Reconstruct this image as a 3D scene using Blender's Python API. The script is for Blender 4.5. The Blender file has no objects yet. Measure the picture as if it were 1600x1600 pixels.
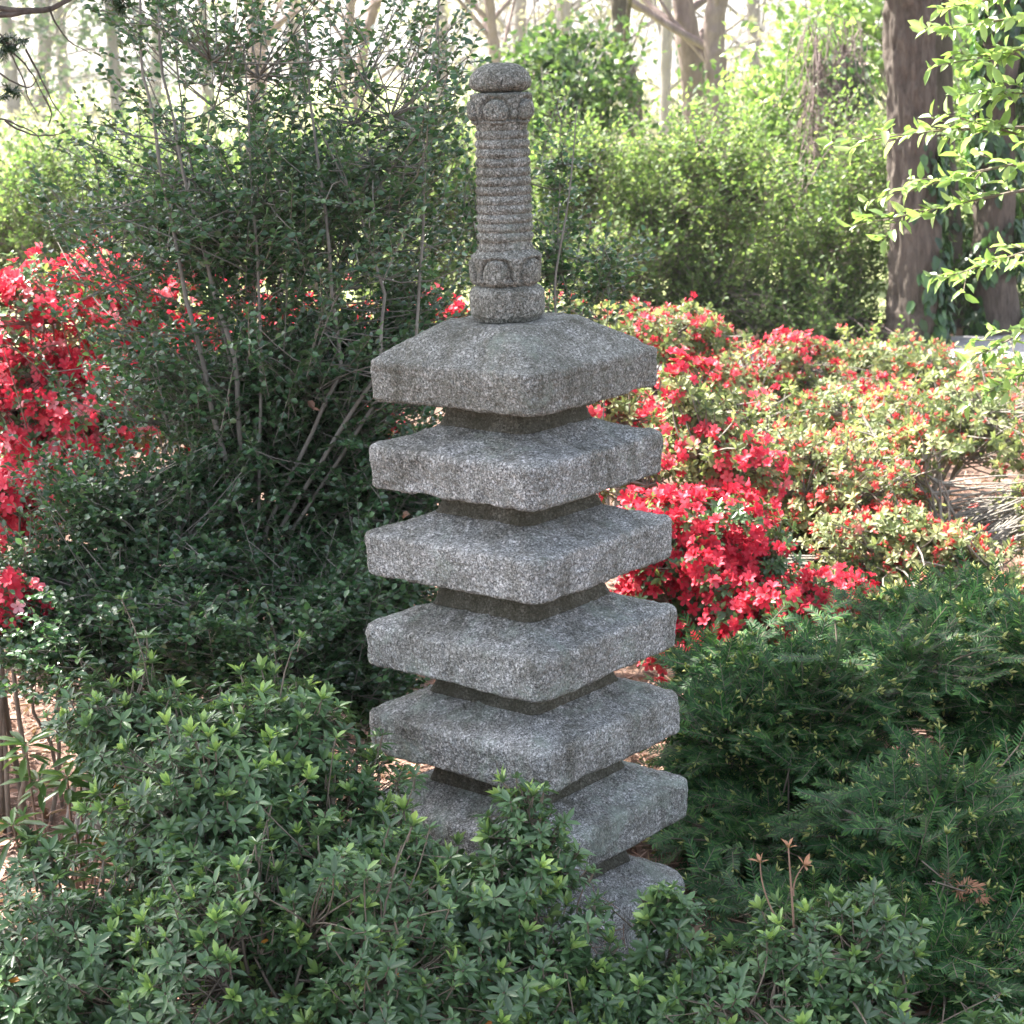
import bpy, math, random
import numpy as np
from mathutils import Matrix, Vector
rng = np.random.default_rng(7)
random.seed(7)
S = bpy.context.scene
COL = S.collection
PI = math.pi

# ------------------------------------------------------------------ camera
CAMZ = 1.70; F = 3000.0; PITCH = math.radians(13.06); ROLL = math.radians(1.86)
cam = bpy.data.cameras.new('camera'); cam.sensor_width = 36; cam.lens = 36 * F / 1600
cam.clip_start = .05; cam.clip_end = 800
cam.dof.use_dof = True; cam.dof.focus_distance = 3.35; cam.dof.aperture_fstop = 13
camo = bpy.data.objects.new('camera', cam); COL.objects.link(camo)
CM = Matrix.Rotation(PI / 2 - PITCH, 4, 'X') @ Matrix.Rotation(-ROLL, 4, 'Z')
camo.matrix_world = Matrix.Translation((0, 0, CAMZ)) @ CM
S.camera = camo
CMn = np.array(CM.to_3x3())

def P(px, py, Y):
    """world point at depth Y seen at pixel (px,py) of the 1600 px photograph"""
    d = CMn @ np.array([(px - 800) / F, (800 - py) / F, -1.0])
    return np.array([0, 0, CAMZ]) + d * (Y / d[1])

def GX(px, Y):
    """x of the ground point at depth Y in pixel column px"""
    lo, hi = -3000, 6000
    for _ in range(40):
        m = (lo + hi) / 2
        if P(px, m, Y)[2] > 0: lo = m
        else: hi = m
    return P(px, lo, Y)[0]

# ------------------------------------------------------------------ light
SUN_EL = math.radians(52); SD = np.array([-.80, .60, 0]); SD = SD / np.linalg.norm(SD)
TO_SUN = np.array([SD[0] * math.cos(SUN_EL), SD[1] * math.cos(SUN_EL), math.sin(SUN_EL)])
sl = bpy.data.lights.new('sun', 'SUN'); sl.energy = 5.0; sl.angle = math.radians(.6); sl.color = (1, .95, .86)
so = bpy.data.objects.new('sun', sl); COL.objects.link(so)
so.rotation_euler = Vector(TO_SUN.tolist()).to_track_quat('Z', 'Y').to_euler()
W = bpy.data.worlds.new('World'); S.world = W; W.use_nodes = True
wn = W.node_tree; bg = wn.nodes['Background']
sky = wn.nodes.new('ShaderNodeTexSky'); sky.sky_type = 'NISHITA'; sky.sun_disc = False
sky.sun_elevation = SUN_EL; sky.sun_rotation = math.atan2(TO_SUN[0], TO_SUN[1])
sky.air_density = 1.0; sky.dust_density = 3.0; sky.ozone_density = .6
hs = wn.nodes.new('ShaderNodeHueSaturation'); hs.inputs['Saturation'].default_value = .55; wn.links.new(sky.outputs[0], hs.inputs['Color']); wn.links.new(hs.outputs[0], bg.inputs[0]); bg.inputs[1].default_value = .12
S.view_settings.view_transform = 'Standard'; S.view_settings.look = 'None'
S.view_settings.exposure = 2.42; S.view_settings.gamma = 1
S.cycles.max_bounces = 6; S.cycles.transmission_bounces = 4; S.cycles.diffuse_bounces = 4; S.cycles.glossy_bounces = 2
S.cycles.sample_clamp_indirect = 6

# ------------------------------------------------------------------ noise
def _h(i, j, k):
    n = (i * 374761393 + j * 668265263 + k * 2147483647 + 1013) & 0xffffffff
    n = ((n ^ (n >> 13)) * 1274126177) & 0xffffffff
    n = ((n ^ (n >> 16)) * 2246822519) & 0xffffffff
    return ((n ^ (n >> 15)) & 0xffff) / 32767.5 - 1
def vn(p):
    p = np.asarray(p, float); i = np.floor(p).astype(np.int64); f = p - i; f = f * f * (3 - 2 * f)
    x, y, z = i[..., 0], i[..., 1], i[..., 2]; r = 0
    for a in (0, 1):
        for b in (0, 1):
            for c in (0, 1):
                w = (f[..., 0] if a else 1 - f[..., 0]) * (f[..., 1] if b else 1 - f[..., 1]) * (f[..., 2] if c else 1 - f[..., 2])
                r = r + w * _h(x + a, y + b, z + c)
    return r
def fbm(p, o=3):
    p = np.asarray(p, float); return sum(vn(p * 2 ** k + 17.3 * k) * .5 ** k for k in range(o))

def nrm(v): return v / (np.linalg.norm(v, axis=-1, keepdims=True) + 1e-9)
def rv(n): return nrm(rng.normal(size=(n, 3)))
UP = np.array([0, 0, 1.0])

# ------------------------------------------------------------------ mesh buffer
class Buf:
    def __init__(s): s.v = []; s.q = []; s.t = []; s.a = []; s.n = 0; s.qm = []; s.tm = []
    def add(s, v, quads=None, tris=None, a=None, m=0):
        v = np.asarray(v, float).reshape(-1, 3)
        if quads is not None and len(quads): q = np.asarray(quads).reshape(-1, 4) + s.n; s.q.append(q); s.qm.append(np.full(len(q), m))
        if tris is not None and len(tris): t = np.asarray(tris).reshape(-1, 3) + s.n; s.t.append(t); s.tm.append(np.full(len(t), m))
        s.v.append(v); s.a.append(np.broadcast_to(np.asarray(0. if a is None else a, float), (len(v),))); s.n += len(v)
    def inst(s, tv, tq, tt, pos, R, sc, a, m=0):
        """copies of a template: pos (m,3), R (m,3,3) columns = axes, sc (m,) or (m,3), a (m,)"""
        k = len(pos)
        if k == 0: return
        sc = np.asarray(sc, float); sc = np.broadcast_to(sc if sc.ndim == 2 else sc.reshape(-1, 1), (k, 3))
        V = np.einsum('mij,mnj->mni', R, tv[None] * sc[:, None, :]) + pos[:, None, :]
        off = (np.arange(k) * len(tv))[:, None, None]
        s.add(V.reshape(-1, 3), (tq[None] + off).reshape(-1, 4) if len(tq) else None,
              (tt[None] + off).reshape(-1, 3) if len(tt) else None, np.repeat(np.broadcast_to(a, (k,)), len(tv)), m)
    def build(s, name, mats, parent=None, smooth=True, origin=None):
        me = bpy.data.meshes.new(name)
        if s.n == 0: s.add([[0, 0, 0], [.001, 0, 0], [0, .001, 0]], None, [[0, 1, 2]])
        v = np.concatenate(s.v).astype(np.float32)
        if origin is not None: v = v - np.asarray(origin, np.float32)
        Q = np.concatenate(s.q) if s.q else np.zeros((0, 4), int); T = np.concatenate(s.t) if s.t else np.zeros((0, 3), int)
        me.vertices.add(len(v)); me.vertices.foreach_set('co', v.ravel())
        me.loops.add(Q.size + T.size); me.polygons.add(len(Q) + len(T))
        me.loops.foreach_set('vertex_index', np.concatenate([Q.ravel(), T.ravel()]).astype(np.int32))
        st = np.concatenate([np.arange(len(Q)) * 4, Q.size + np.arange(len(T)) * 3]).astype(np.int32)
        me.polygons.foreach_set('loop_start', st)
        me.polygons.foreach_set('loop_total', np.concatenate([np.full(len(Q), 4), np.full(len(T), 3)]).astype(np.int32))
        me.polygons.foreach_set('use_smooth', np.full(len(Q) + len(T), smooth))
        if not isinstance(mats, (list, tuple)): mats = [mats]
        for m in mats: me.materials.append(m)
        mi = np.concatenate((s.qm or [np.zeros(0)]) + (s.tm or [np.zeros(0)])).astype(np.int32)
        me.polygons.foreach_set('material_index', mi)
        at = me.attributes.new('v', 'FLOAT', 'POINT'); at.data.foreach_set('value', np.concatenate(s.a).astype(np.float32))
        me.update(calc_edges=True); me.validate()
        o = bpy.data.objects.new(name, me); COL.objects.link(o)
        if parent is not None: o.parent = parent
        return o

def frame(d, n):
    """rotation with y = d, z close to n"""
    d = nrm(d); x = nrm(np.cross(d, n)); z = np.cross(x, d); return np.stack([x, d, z], -1)

def bez(p0, p1, p2, t):
    t = np.asarray(t)[None, :, None]; return (1 - t) ** 2 * p0[:, None] + 2 * t * (1 - t) * p1[:, None] + t * t * p2[:, None]

def tubes(b, pts, r, sides=4, a=.5, cap=False, m=0):
    """pts (m,k,3), r (m,k): batch of tapered tubes"""
    pts = np.asarray(pts, float); M, K, _ = pts.shape
    if M == 0: return
    tan = nrm(np.gradient(pts, axis=1)); ref = np.where(np.abs(tan[:, :1, 2:3]) > .9, np.array([1., 0, 0]), UP)
    ref = np.broadcast_to(ref, tan.shape)
    x = nrm(np.cross(tan, ref)); y = np.cross(tan, x)
    an = np.arange(sides) / sides * 2 * PI
    V = pts[:, :, None] + np.asarray(r)[:, :, None, None] * (np.cos(an)[None, None, :, None] * x[:, :, None] + np.sin(an)[None, None, :, None] * y[:, :, None])
    i = np.arange(K - 1)[:, None] * sides; j = np.arange(sides)[None]; j2 = (j + 1) % sides
    q = np.stack([i + j, i + j2, i + sides + j2, i + sides + j], -1).reshape(-1, 4)
    q = (q[None] + (np.arange(M) * K * sides)[:, None, None]).reshape(-1, 4)
    b.add(V.reshape(-1, 3), q, None, np.repeat(np.broadcast_to(a, (M,)), K * sides), m)

# ------------------------------------------------------------------ node helpers
def newmat(name):
    m = bpy.data.materials.new(name); m.use_nodes = True; nt = m.node_tree
    return m, nt, nt.nodes['Principled BSDF'], nt.nodes['Material Output']
def N(nt, t, **kw):
    n = nt.nodes.new(t)
    for k, v in kw.items(): setattr(n, k, v)
    return n
def L(nt, a, b): nt.links.new(a, b)
def ramp(nt, fac, stops, interp='LINEAR'):
    r = N(nt, 'ShaderNodeValToRGB'); r.color_ramp.interpolation = interp; e = r.color_ramp.elements
    while len(e) < len(stops): e.new(.5)
    for i, (p, c) in enumerate(stops): e[i].position = p; e[i].color = (*c, 1)
    L(nt, fac, r.inputs[0]); return r.outputs[0]
def noise(nt, vec, scale, detail=3, rough=.55, dist=0):
    n = N(nt, 'ShaderNodeTexNoise'); n.inputs['Scale'].default_value = scale; n.inputs['Detail'].default_value = detail
    n.inputs['Roughness'].default_value = rough; n.inputs['Distortion'].default_value = dist
    if vec is not None: L(nt, vec, n.inputs['Vector'])
    return n
def mixc(nt, f, a, b, mode='MIX'):
    m = N(nt, 'ShaderNodeMix', data_type='RGBA', blend_type=mode)
    for s, v in ((m.inputs['Factor'], f), (m.inputs[6], a), (m.inputs[7], b)):
        if isinstance(v, (int, float)): s.default_value = v
        elif isinstance(v, tuple): s.default_value = (*v, 1)
        else: L(nt, v, s)
    return m.outputs[2]

def leafmat(name, stops, rough=.4, trans=.35, spec=.5, tcol=1.6):
    m, nt, bs, out = newmat(name)
    at = N(nt, 'ShaderNodeAttribute', attribute_name='v')
    c = ramp(nt, at.outputs['Fac'], stops)
    g = N(nt, 'ShaderNodeNewGeometry')
    tc = N(nt, 'ShaderNodeTexCoord')
    nz = noise(nt, tc.outputs['Object'], 60, 2)
    mp = N(nt, 'ShaderNodeMapRange'); mp.inputs[3].default_value = .75; mp.inputs[4].default_value = 1.25; L(nt, nz.outputs[0], mp.inputs[0])
    mu = N(nt, 'ShaderNodeVectorMath', operation='SCALE'); L(nt, c, mu.inputs[0]); L(nt, mp.outputs[0], mu.inputs['Scale'])
    under = mixc(nt, .45, mu.outputs[0], (.16, .2, .12))
    cc = mixc(nt, g.outputs['Backfacing'], mu.outputs[0], under)
    L(nt, cc, bs.inputs['Base Color']); bs.inputs['Roughness'].default_value = rough
    bs.inputs['Specular IOR Level'].default_value = spec
    tr = N(nt, 'ShaderNodeBsdfTranslucent')
    tm = N(nt, 'ShaderNodeVectorMath', operation='MULTIPLY'); L(nt, mu.outputs[0], tm.inputs[0]); tm.inputs[1].default_value = (tcol, tcol * 1.03, tcol * .62)
    L(nt, tm.outputs[0], tr.inputs[0])
    ms = N(nt, 'ShaderNodeMixShader'); ms.inputs[0].default_value = trans
    L(nt, bs.outputs[0], ms.inputs[1]); L(nt, tr.outputs[0], ms.inputs[2]); L(nt, ms.outputs[0], out.inputs[0])
    return m
def petalmat(name, stops, trans=.35):
    m, nt, bs, out = newmat(name)
    at = N(nt, 'ShaderNodeAttribute', attribute_name='v'); c = ramp(nt, at.outputs['Fac'], stops)
    L(nt, c, bs.inputs['Base Color']); bs.inputs['Roughness'].default_value = .55; bs.inputs['Specular IOR Level'].default_value = .3
    tr = N(nt, 'ShaderNodeBsdfTranslucent'); L(nt, c, tr.inputs[0])
    ms = N(nt, 'ShaderNodeMixShader'); ms.inputs[0].default_value = trans
    L(nt, bs.outputs[0], ms.inputs[1]); L(nt, tr.outputs[0], ms.inputs[2]); L(nt, ms.outputs[0], out.inputs[0])
    return m
def barkmat(name, dark, light, scale=14, bump=.6, zs=.25, moss=None):
    m, nt, bs, out = newmat(name)
    tc = N(nt, 'ShaderNodeTexCoord'); mp = N(nt, 'ShaderNodeMapping'); mp.inputs['Scale'].default_value = (1, 1, zs)
    L(nt, tc.outputs['Object'], mp.inputs[0])
    n1 = noise(nt, mp.outputs[0], scale, 6, .7, .4); n2 = noise(nt, tc.outputs['Object'], scale * .22, 3)
    c = ramp(nt, n1.outputs[0], [(.32, dark), (.66, light)])
    c = mixc(nt, n2.outputs[0], c, tuple(x * .55 for x in light), 'MIX')
    if moss:
        r = ramp(nt, noise(nt, tc.outputs['Object'], scale * .4, 4).outputs[0], [(.5, (0, 0, 0)), (.62, (1, 1, 1))]); c = mixc(nt, r, c, moss)
    L(nt, c, bs.inputs['Base Color']); bs.inputs['Roughness'].default_value = .9; bs.inputs['Specular IOR Level'].default_value = .2
    b = N(nt, 'ShaderNodeBump'); b.inputs['Strength'].default_value = bump; b.inputs['Distance'].default_value = .02
    L(nt, n1.outputs[0], b.inputs['Height']); L(nt, b.outputs[0], bs.inputs['Normal'])
    return m
def granite(name, lichen=.5, stain=0.0, tint=(1, 1, 1), bright=1.0):
    m, nt, bs, out = newmat(name)
    tc = N(nt, 'ShaderNodeTexCoord'); o = tc.outputs['Object']
    def sc(c): return tuple(a * b * bright for a, b in zip(c, tint))
    n1 = noise(nt, o, 210, 3, .75); n2 = noise(nt, o, 420, 2, .6); n3 = noise(nt, o, 26, 4, .6)
    c = ramp(nt, n1.outputs[0], [(.34, sc((.045, .046, .044))), (.45, sc((.175, .177, .168))), (.56, sc((.31, .312, .295))), (.7, sc((.68, .68, .65)))])
    c = mixc(nt, .25, c, ramp(nt, n2.outputs[0], [(.38, (.03, .03, .03)), (.5, sc((.2, .2, .2))), (.66, sc((.75, .75, .73)))]))
    vo = N(nt, 'ShaderNodeTexVoronoi'); vo.inputs['Scale'].default_value = 260; L(nt, o, vo.inputs['Vector'])
    c = mixc(nt, ramp(nt, vo.outputs['Color'], [(.80, (0, 0, 0)), (.84, (.8, .8, .8))]), c, sc((.62, .61, .6)))
    # broad weathering: darker and warmer patches
    c = mixc(nt, ramp(nt, n3.outputs[0], [(.4, (0, 0, 0)), (.7, (.45, .45, .45))]), c, sc((.13, .13, .105)))
    mpp = N(nt, 'ShaderNodeMapping'); mpp.inputs['Scale'].default_value = (22, 22, 2.5); L(nt, o, mpp.inputs[0])
    dr = noise(nt, mpp.outputs[0], 1, 4, .6, .3)
    c = mixc(nt, 1.0, c, ramp(nt, dr.outputs[0], [(.33, (.62, .61, .57)), (.5, (1, 1, 1))]), 'MULTIPLY')
    # pale green crustose lichen
    st_ = noise(nt, o, 7, 3, .6, 1.2); c = mixc(nt, 1.0, c, ramp(nt, st_.outputs[0], [(.3, (.62, .61, .58)), (.5, (.95, .95, .95)), (.7, (1.2, 1.2, 1.22))]), 'MULTIPLY')
    ln = noise(nt, o, 11, 5, .65, .6)
    c = mixc(nt, ramp(nt, ln.outputs[0], [(.62 - .1 * lichen, (0, 0, 0)), (.72, (.55 * lichen + .1,) * 3)]), c, (.27, .33, .28))
    if stain > 0:
        sn = noise(nt, o, 16, 4, .6, .3)
        c = mixc(nt, ramp(nt, sn.outputs[0], [(.3, (stain,) * 3), (.75, (stain * .35,) * 3)]), c, (.06, .056, .034))
    L(nt, c, bs.inputs['Base Color']); bs.inputs['Roughness'].default_value = .88; bs.inputs['Specular IOR Level'].default_value = .35
    b1 = N(nt, 'ShaderNodeBump'); b1.inputs['Strength'].default_value = .9; b1.inputs['Distance'].default_value = .004
    L(nt, n1.outputs[0], b1.inputs['Height'])
    b2 = N(nt, 'ShaderNodeBump'); b2.inputs['Strength'].default_value = .9; b2.inputs['Distance'].default_value = .014
    L(nt, noise(nt, o, 70, 4, .6).outputs[0], b2.inputs['Height']); L(nt, b1.outputs[0], b2.inputs['Normal'])
    L(nt, b2.outputs[0], bs.inputs['Normal'])
    return m

M = dict(
    holly=leafmat('holly leaf', [(0, (.012, .040, .016)), (.5, (.036, .1, .036)), (.9, (.10, .20, .08)), (1, (.2, .36, .12))], .33, .3, .95, 1.8),
    azalea=leafmat('azalea leaf', [(0, (.04, .082, .036)), (.5, (.08, .16, .066)), (.8, (.13, .225, .085)), (.93, (.24, .38, .11)), (1, (.34, .48, .15))], .36, .25, .65, 1.7),
    yellowed=leafmat('yellowed leaf', [(0, (.45, .12, .02)), (1, (.6, .3, .04))], .5, .3),
    pieris=leafmat('pieris leaf', [(0, (.03, .07, .02)), (.6, (.07, .15, .035)), (.85, (.12, .2, .05)), (1, (.3, .17, .08))], .35, .3),
    yew=leafmat('yew needle', [(0, (.008, .035, .010)), (.6, (.028, .092, .026)), (1, (.1, .21, .05))], .5, .22, .22, 1.8),
    yewtip=leafmat('yew tip', [(0, (.3, .36, .1)), (1, (.5, .5, .2))], .5, .3),
    deadyew=leafmat('dead needle', [(0, (.22, .1, .05)), (1, (.42, .22, .13))], .7, .15),
    bud=leafmat('azalea new leaf', [(0, (.07, .10, .04)), (.5, (.2, .25, .11)), (1, (.48, .48, .27))], .5, .4, .4, 1.3),
    willow=leafmat('background leaf', [(0, (.05, .095, .03)), (.5, (.125, .2, .065)), (1, (.3, .37, .15))], .5, .5, .35, 1.6),
    spring=leafmat('spring leaf', [(0, (.08, .145, .045)), (.5, (.16, .25, .08)), (1, (.32, .4, .17))], .45, .45, .4, 1.5),
    evergreen=leafmat('evergreen leaf', [(0, (.02, .05, .018)), (.6, (.06, .11, .035)), (1, (.16, .21, .07))], .5, .35, .4, 1.8),
    dogwood=leafmat('bright leaf', [(0, (.12, .2, .06)), (.6, (.24, .36, .12)), (1, (.42, .52, .24))], .38, .4, .6, 1.4),
    ivy=leafmat('ivy leaf', [(0, (.015, .04, .015)), (.7, (.04, .1, .03)), (1, (.1, .2, .06))], .35, .25, .6, 2),
    faded=leafmat('far leaf', [(0, (.34, .31, .27)), (1, (.55, .51, .45))], .6, .4, .3, 1.2),  # leaves lightened to beige: haze and glare put into the colour
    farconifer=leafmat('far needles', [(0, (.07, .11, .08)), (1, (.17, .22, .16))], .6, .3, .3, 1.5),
    hemlock=leafmat('conifer needle', [(0, (.012, .03, .014)), (1, (.04, .08, .03))], .5, .2, .4, 1.8),
    red=petalmat('red petal', [(0, (.36, .008, .024)), (.5, (.70, .045, .085)), (.85, (.82, .14, .18)), (1, (.86, .42, .46))], .28),  # pink highlights and deep shadow put into the colour, mixed per flower
    coral=petalmat('coral petal', [(0, (.6, .03, .04)), (.6, (.78, .1, .1)), (1, (.85, .35, .3))]),
    twig=barkmat('twig bark', (.1, .07, .05), (.3, .25, .2), 60, .2),
    greytwig=barkmat('grey twig bark', (.12, .105, .09), (.36, .33, .29), 60, .2),
    redtwig=barkmat('reddish twig bark', (.2, .1, .07), (.45, .3, .22), 60, .2),
    bark=barkmat('furrowed bark', (.014, .011, .010), (.19, .155, .13), 26, 1.0, .25),
    palebark=barkmat('pale bark', (.12, .085, .08), (.36, .28, .27), 16, .8, .25),
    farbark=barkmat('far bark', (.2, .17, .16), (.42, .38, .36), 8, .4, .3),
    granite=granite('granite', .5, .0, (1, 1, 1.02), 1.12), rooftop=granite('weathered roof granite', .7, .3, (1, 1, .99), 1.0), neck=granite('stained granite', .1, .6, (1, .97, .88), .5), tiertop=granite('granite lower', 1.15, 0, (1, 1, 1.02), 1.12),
    finial=granite('finial granite', .35, .18, (1, 1, .96), .92),
)

# ------------------------------------------------------------------ tagging
def tag(o, label=None, cat=None, group=None, kind=None):
    for k, v in (('label', label), ('category', cat), ('group', group), ('kind', kind)):
        if v: o[k] = v
    return o
def thing(name, label, cat, group=None):
    o = bpy.data.objects.new(name, None); COL.objects.link(o); o.empty_display_size = .1
    return tag(o, label, cat, group)
def seat(t, loc):
    """move an Empty to its base, its parts staying where they are"""
    t.location = loc
    for c in [o for o in COL.objects if o.parent is t]:
        c.data.transform(Matrix.Translation(-Vector(loc)))

# ================================================================== PAGODA
PX, PY, YAW = .0131, 3.40, .8727
def rsq(w, r, n_arc=10, n_side=46, N=None):
    r = min(r, w * .999); pts = []
    for k in range(4):
        a0 = k * PI / 2
        c, s_ = math.cos(a0), math.sin(a0)
        side = [(w, t) for t in np.linspace(-(w - r), (w - r), n_side, endpoint=False)]
        arc = [(w - r + r * math.cos(t), w - r + r * math.sin(t)) for t in np.linspace(0, PI / 2, n_arc, endpoint=False)]
        pts += [(x * c - y * s_, x * s_ + y * c) for x, y in side + arc]
    return np.array(pts)
def loft(rings, caps=True):
    """rings list of (w, r, z) -> grid of points"""
    return np.stack([np.column_stack([rsq(w, r), np.full(4 * 56, z)]) for w, r, z in rings])
def gridmesh(name, G, mat, parent, rough=.0012, freq=55, chip=0, seed=0, disp=None, cap=True, hew=0):
    R_, N_, _ = G.shape
    du = np.roll(G, -1, 1) - np.roll(G, 1, 1); dv = np.gradient(G, axis=0); n = nrm(np.cross(du, dv))
    d = rough * fbm(G * freq + seed, 4) + .5 * rough * vn(G * freq * 5 + seed) + chip * np.minimum(0, fbm(G * 14 + seed * 3, 2) + .25)
    if disp is not None: d = d + disp
    if hew: d = d + hew * vn(G * np.array([95, 95, 120]) + seed * 2) * (np.abs(n[..., 2]) < .6) + .0022 * vn(G * 9 + seed)
    G = G + n * d[..., None]
    b = Buf(); i = np.arange(R_ - 1)[:, None] * N_; j = np.arange(N_)[None]; j2 = (j + 1) % N_
    q = np.stack([i + j, i + j2, i + N_ + j2, i + N_ + j], -1).reshape(-1, 4)
    V = G.reshape(-1, 3); tr = []
    if cap:
        V = np.vstack([V, G[0].mean(0), G[-1].mean(0)]); c0, c1 = R_ * N_, R_ * N_ + 1
        tr = [[c0, (k + 1) % N_, k] for k in range(N_)] + [[c1, (R_ - 1) * N_ + k, (R_ - 1) * N_ + (k + 1) % N_] for k in range(N_)]
    b.add(V, q, np.array(tr) if tr else None)
    return b.build(name, mat, parent)

pag = thing('stone_pagoda', 'tall grey granite pagoda with stacked square tiers and ringed finial rising from the shrubs', 'pagoda')
pag.location = (PX, PY, 0); pag.rotation_euler = (0, 0, YAW)
SZ = [.382, .392, .410, .422, .428, .442]
ZB = [1.130, .970, .810, .639, .472, .300]
NW = [.186, .205, .222, .238, .250, .262]      # neck widths
def arcs(w, r, z0, z1, rr, n=5):
    """rounded lower and upper edge of a slab of half width w"""
    lo = [(w - rr + rr * math.sin(t), r, z0 + rr - rr * math.cos(t)) for t in np.linspace(0, PI / 2, n)]
    return lo
def slab(k, w, zb, neck_w, hs, rise, topw, top_r, seed, mat, name='tier', exp=1.25):
    rr = .008; R = .025 + .005 * math.sin(k * 2.1)
    rings = [(neck_w * .8, .02, zb + .006), (neck_w, .02, zb + .005)] + [(neck_w + (w - .016 - neck_w) * u, .02 + (R - .02) * u, zb + .005 - .004 * u) for u in (.25, .5, .75, 1)]
    rings += arcs(w - .002, R, zb, zb, rr)
    rings += [(w - .002 + .002 * u, R, zb + rr + (hs - rr - .014) * u) for u in np.linspace(.1, 1, 12)]
    re = .011
    rings += [(w - re + re * math.cos(t), R, zb + hs - re + re * math.sin(t) + .003) for t in np.linspace(.25, PI / 2 - .25, 5)]
    rings += [((w - re * 1.1) * (1 - u) + topw * u, R * (1 - u) + top_r * u, zb + hs + .003 + rise * (u ** exp)) for u in np.linspace(.04, 1, 26)]
    rings += [(topw * .9, top_r * .9, zb + hs + .003 + rise + .001), (topw * .4, top_r * .4, zb + hs + .003 + rise + .001)]
    return gridmesh(name, loft(rings), mat, pag, .0017, 60, .006, seed, hew=.0016)
HS = .077
for k in range(6):
    w = SZ[k] / 2; zb = ZB[k]
    if k == 0:
        o = slab(0, w, zb, NW[0] / 2, .073, .057, .100, .05, 3.1, M['rooftop'], 'roof', .9)
        o['label'] = 'topmost tier with steep sloping roof surfaces'
    else:
        slab(k, w, zb, NW[k] / 2, HS, .034, NW[k - 1] / 2 + .004, .03, k * 5.7, M['granite'] if k < 3 else M['tiertop'])
    # neck below this tier
    ztop = zb + .012; zlow = (ZB[k + 1] + HS + .003 + .030) if k < 5 else .222
    nw = NW[k] / 2
    rings = [(nw + .012 * (1 - u) ** 3, .024, zlow + (ztop - zlow) * u) for u in np.linspace(0, 1, 16)]
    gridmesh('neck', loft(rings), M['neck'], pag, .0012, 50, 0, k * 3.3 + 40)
w = .222
rings = [(w - .004, .04, -.05), (w, .04, 0), (w, .04, .06), (w, .04, .1)] + [(w, .04, z) for z in np.linspace(.11, .165, 10)] + \
        [(w - .03 + .03 * math.cos(t), .045, .165 + .03 * math.sin(t)) for t in np.linspace(.2, PI / 2, 6)] + \
        [((w - .035) * (1 - u) + .145 * u, .05, .196 + .03 * u) for u in np.linspace(.05, 1, 14)] + [(.05, .02, .226)]
gridmesh('base_block', loft(rings), M['tiertop'], pag, .0018, 50, .005, 91)

# finial, turned parts
fin = bpy.data.objects.new('finial', None); COL.objects.link(fin); fin.parent = pag; fin.location = (-.006, .007, 0)
def turned(name, prof, squash=0, seed=0, disp=None, nseg=180):
    """prof list of (radius, z); squash makes the section squarish"""
    an = np.arange(nseg) / nseg * 2 * PI
    G = []
    for r, z in prof:
        rr = r * (1 + squash * (np.abs(np.cos(2 * (an))) * -1 + .5))
        G.append(np.column_stack([rr * np.cos(an), rr * np.sin(an), np.full(nseg, z)]))
    G = np.array(G); return gridmesh(name, G, M['finial'], pag if name == 'x' else fin, .0007, 70, .001, seed, disp(G, an) if disp else None)
zc = 1.70
px = 1 / 872.      # metres per photo pixel at the axis
# collar
prof = [(.052, 1.262), (.058, 1.264)] + [(.0665 - .008 * abs(u * 2 - 1) ** 6, 1.268 + .054 * u) for u in np.linspace(0, 1, 22)] + [(.055, 1.324), (.045, 1.326)]
turned('collar', prof, .01, 5)
def lotus(zlo, h, phase):
    def d(G, an):
        z = (G[:, :, 2] - zlo) / h; out = np.zeros(G.shape[:2])
        for k in range(5):
            a = (an[None] - phase - k * 2 * PI / 5 + PI) % (2 * PI) - PI
            x = a * 1.6; y = (z - .40) / .46
            rr = np.sqrt((x * 1.25) ** 2 + np.where(y > 0, y, y * .55) ** 2)
            out += .0035 * np.exp(-(rr / .78) ** 8) - .0075 * np.exp(-((rr - .93) / .10) ** 2) * np.clip((z - .02) / .15, 0, 1)
        return out
    return d
# lower lotus band (wide at the shoulder)
prof = [(.040, 1.3225), (.050, 1.324), (.056, 1.330)] + [(.0605 + .0035 * u - .006 * max(0, (u - .88) / .12) ** 2, 1.334 + .046 * u) for u in np.linspace(0, 1, 34)] + [(.053, 1.3835), (.050, 1.388)]
YV = -PI / 2 - YAW    # towards the camera, in local angles
turned('lotus_band', prof, .02, 15, lotus(1.326, .058, YV - .33))
# shaft with rings
prof = [(.051, 1.386), (.0475, 1.394), (.046, 1.400)]
z0, z1, nr = 1.402, 1.594, 12
for k in range(nr):
    h = (z1 - z0) / nr; r0 = .0502 - .0030 * (k / nr)
    prof += [(r0 - .0050 + .0050 * math.sin(PI * u) ** .55, z0 + h * (k + u)) for u in np.linspace(.02, .98, 11)]
prof += [(.0455, 1.5955), (.0455, 1.606), (.044, 1.612)]
turned('ringed_shaft', prof, .008, 25)
prof = [(.044, 1.6045), (.050, 1.608)] + [(.0535 + .002 * math.sin(PI * u) - .007 * max(0, (.2 - u) / .2) ** 2, 1.611 + .040 * u) for u in np.linspace(0, 1, 30)] + [(.0535, 1.654), (.047, 1.6565), (.04, 1.657)]
turned('lotus_band', prof, .02, 35, lotus(1.606, .050, YV - .2))
prof = [(.038, 1.6562)] + [(.0545 * math.cos(t) ** (.85 if t > 0 else .45), 1.6735 + (.034 if t > 0 else .0175) * math.sin(t)) for t in np.linspace(-1.25, PI / 2 - .04, 30)]
turned('jewel', prof, .0, 45)

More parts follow.
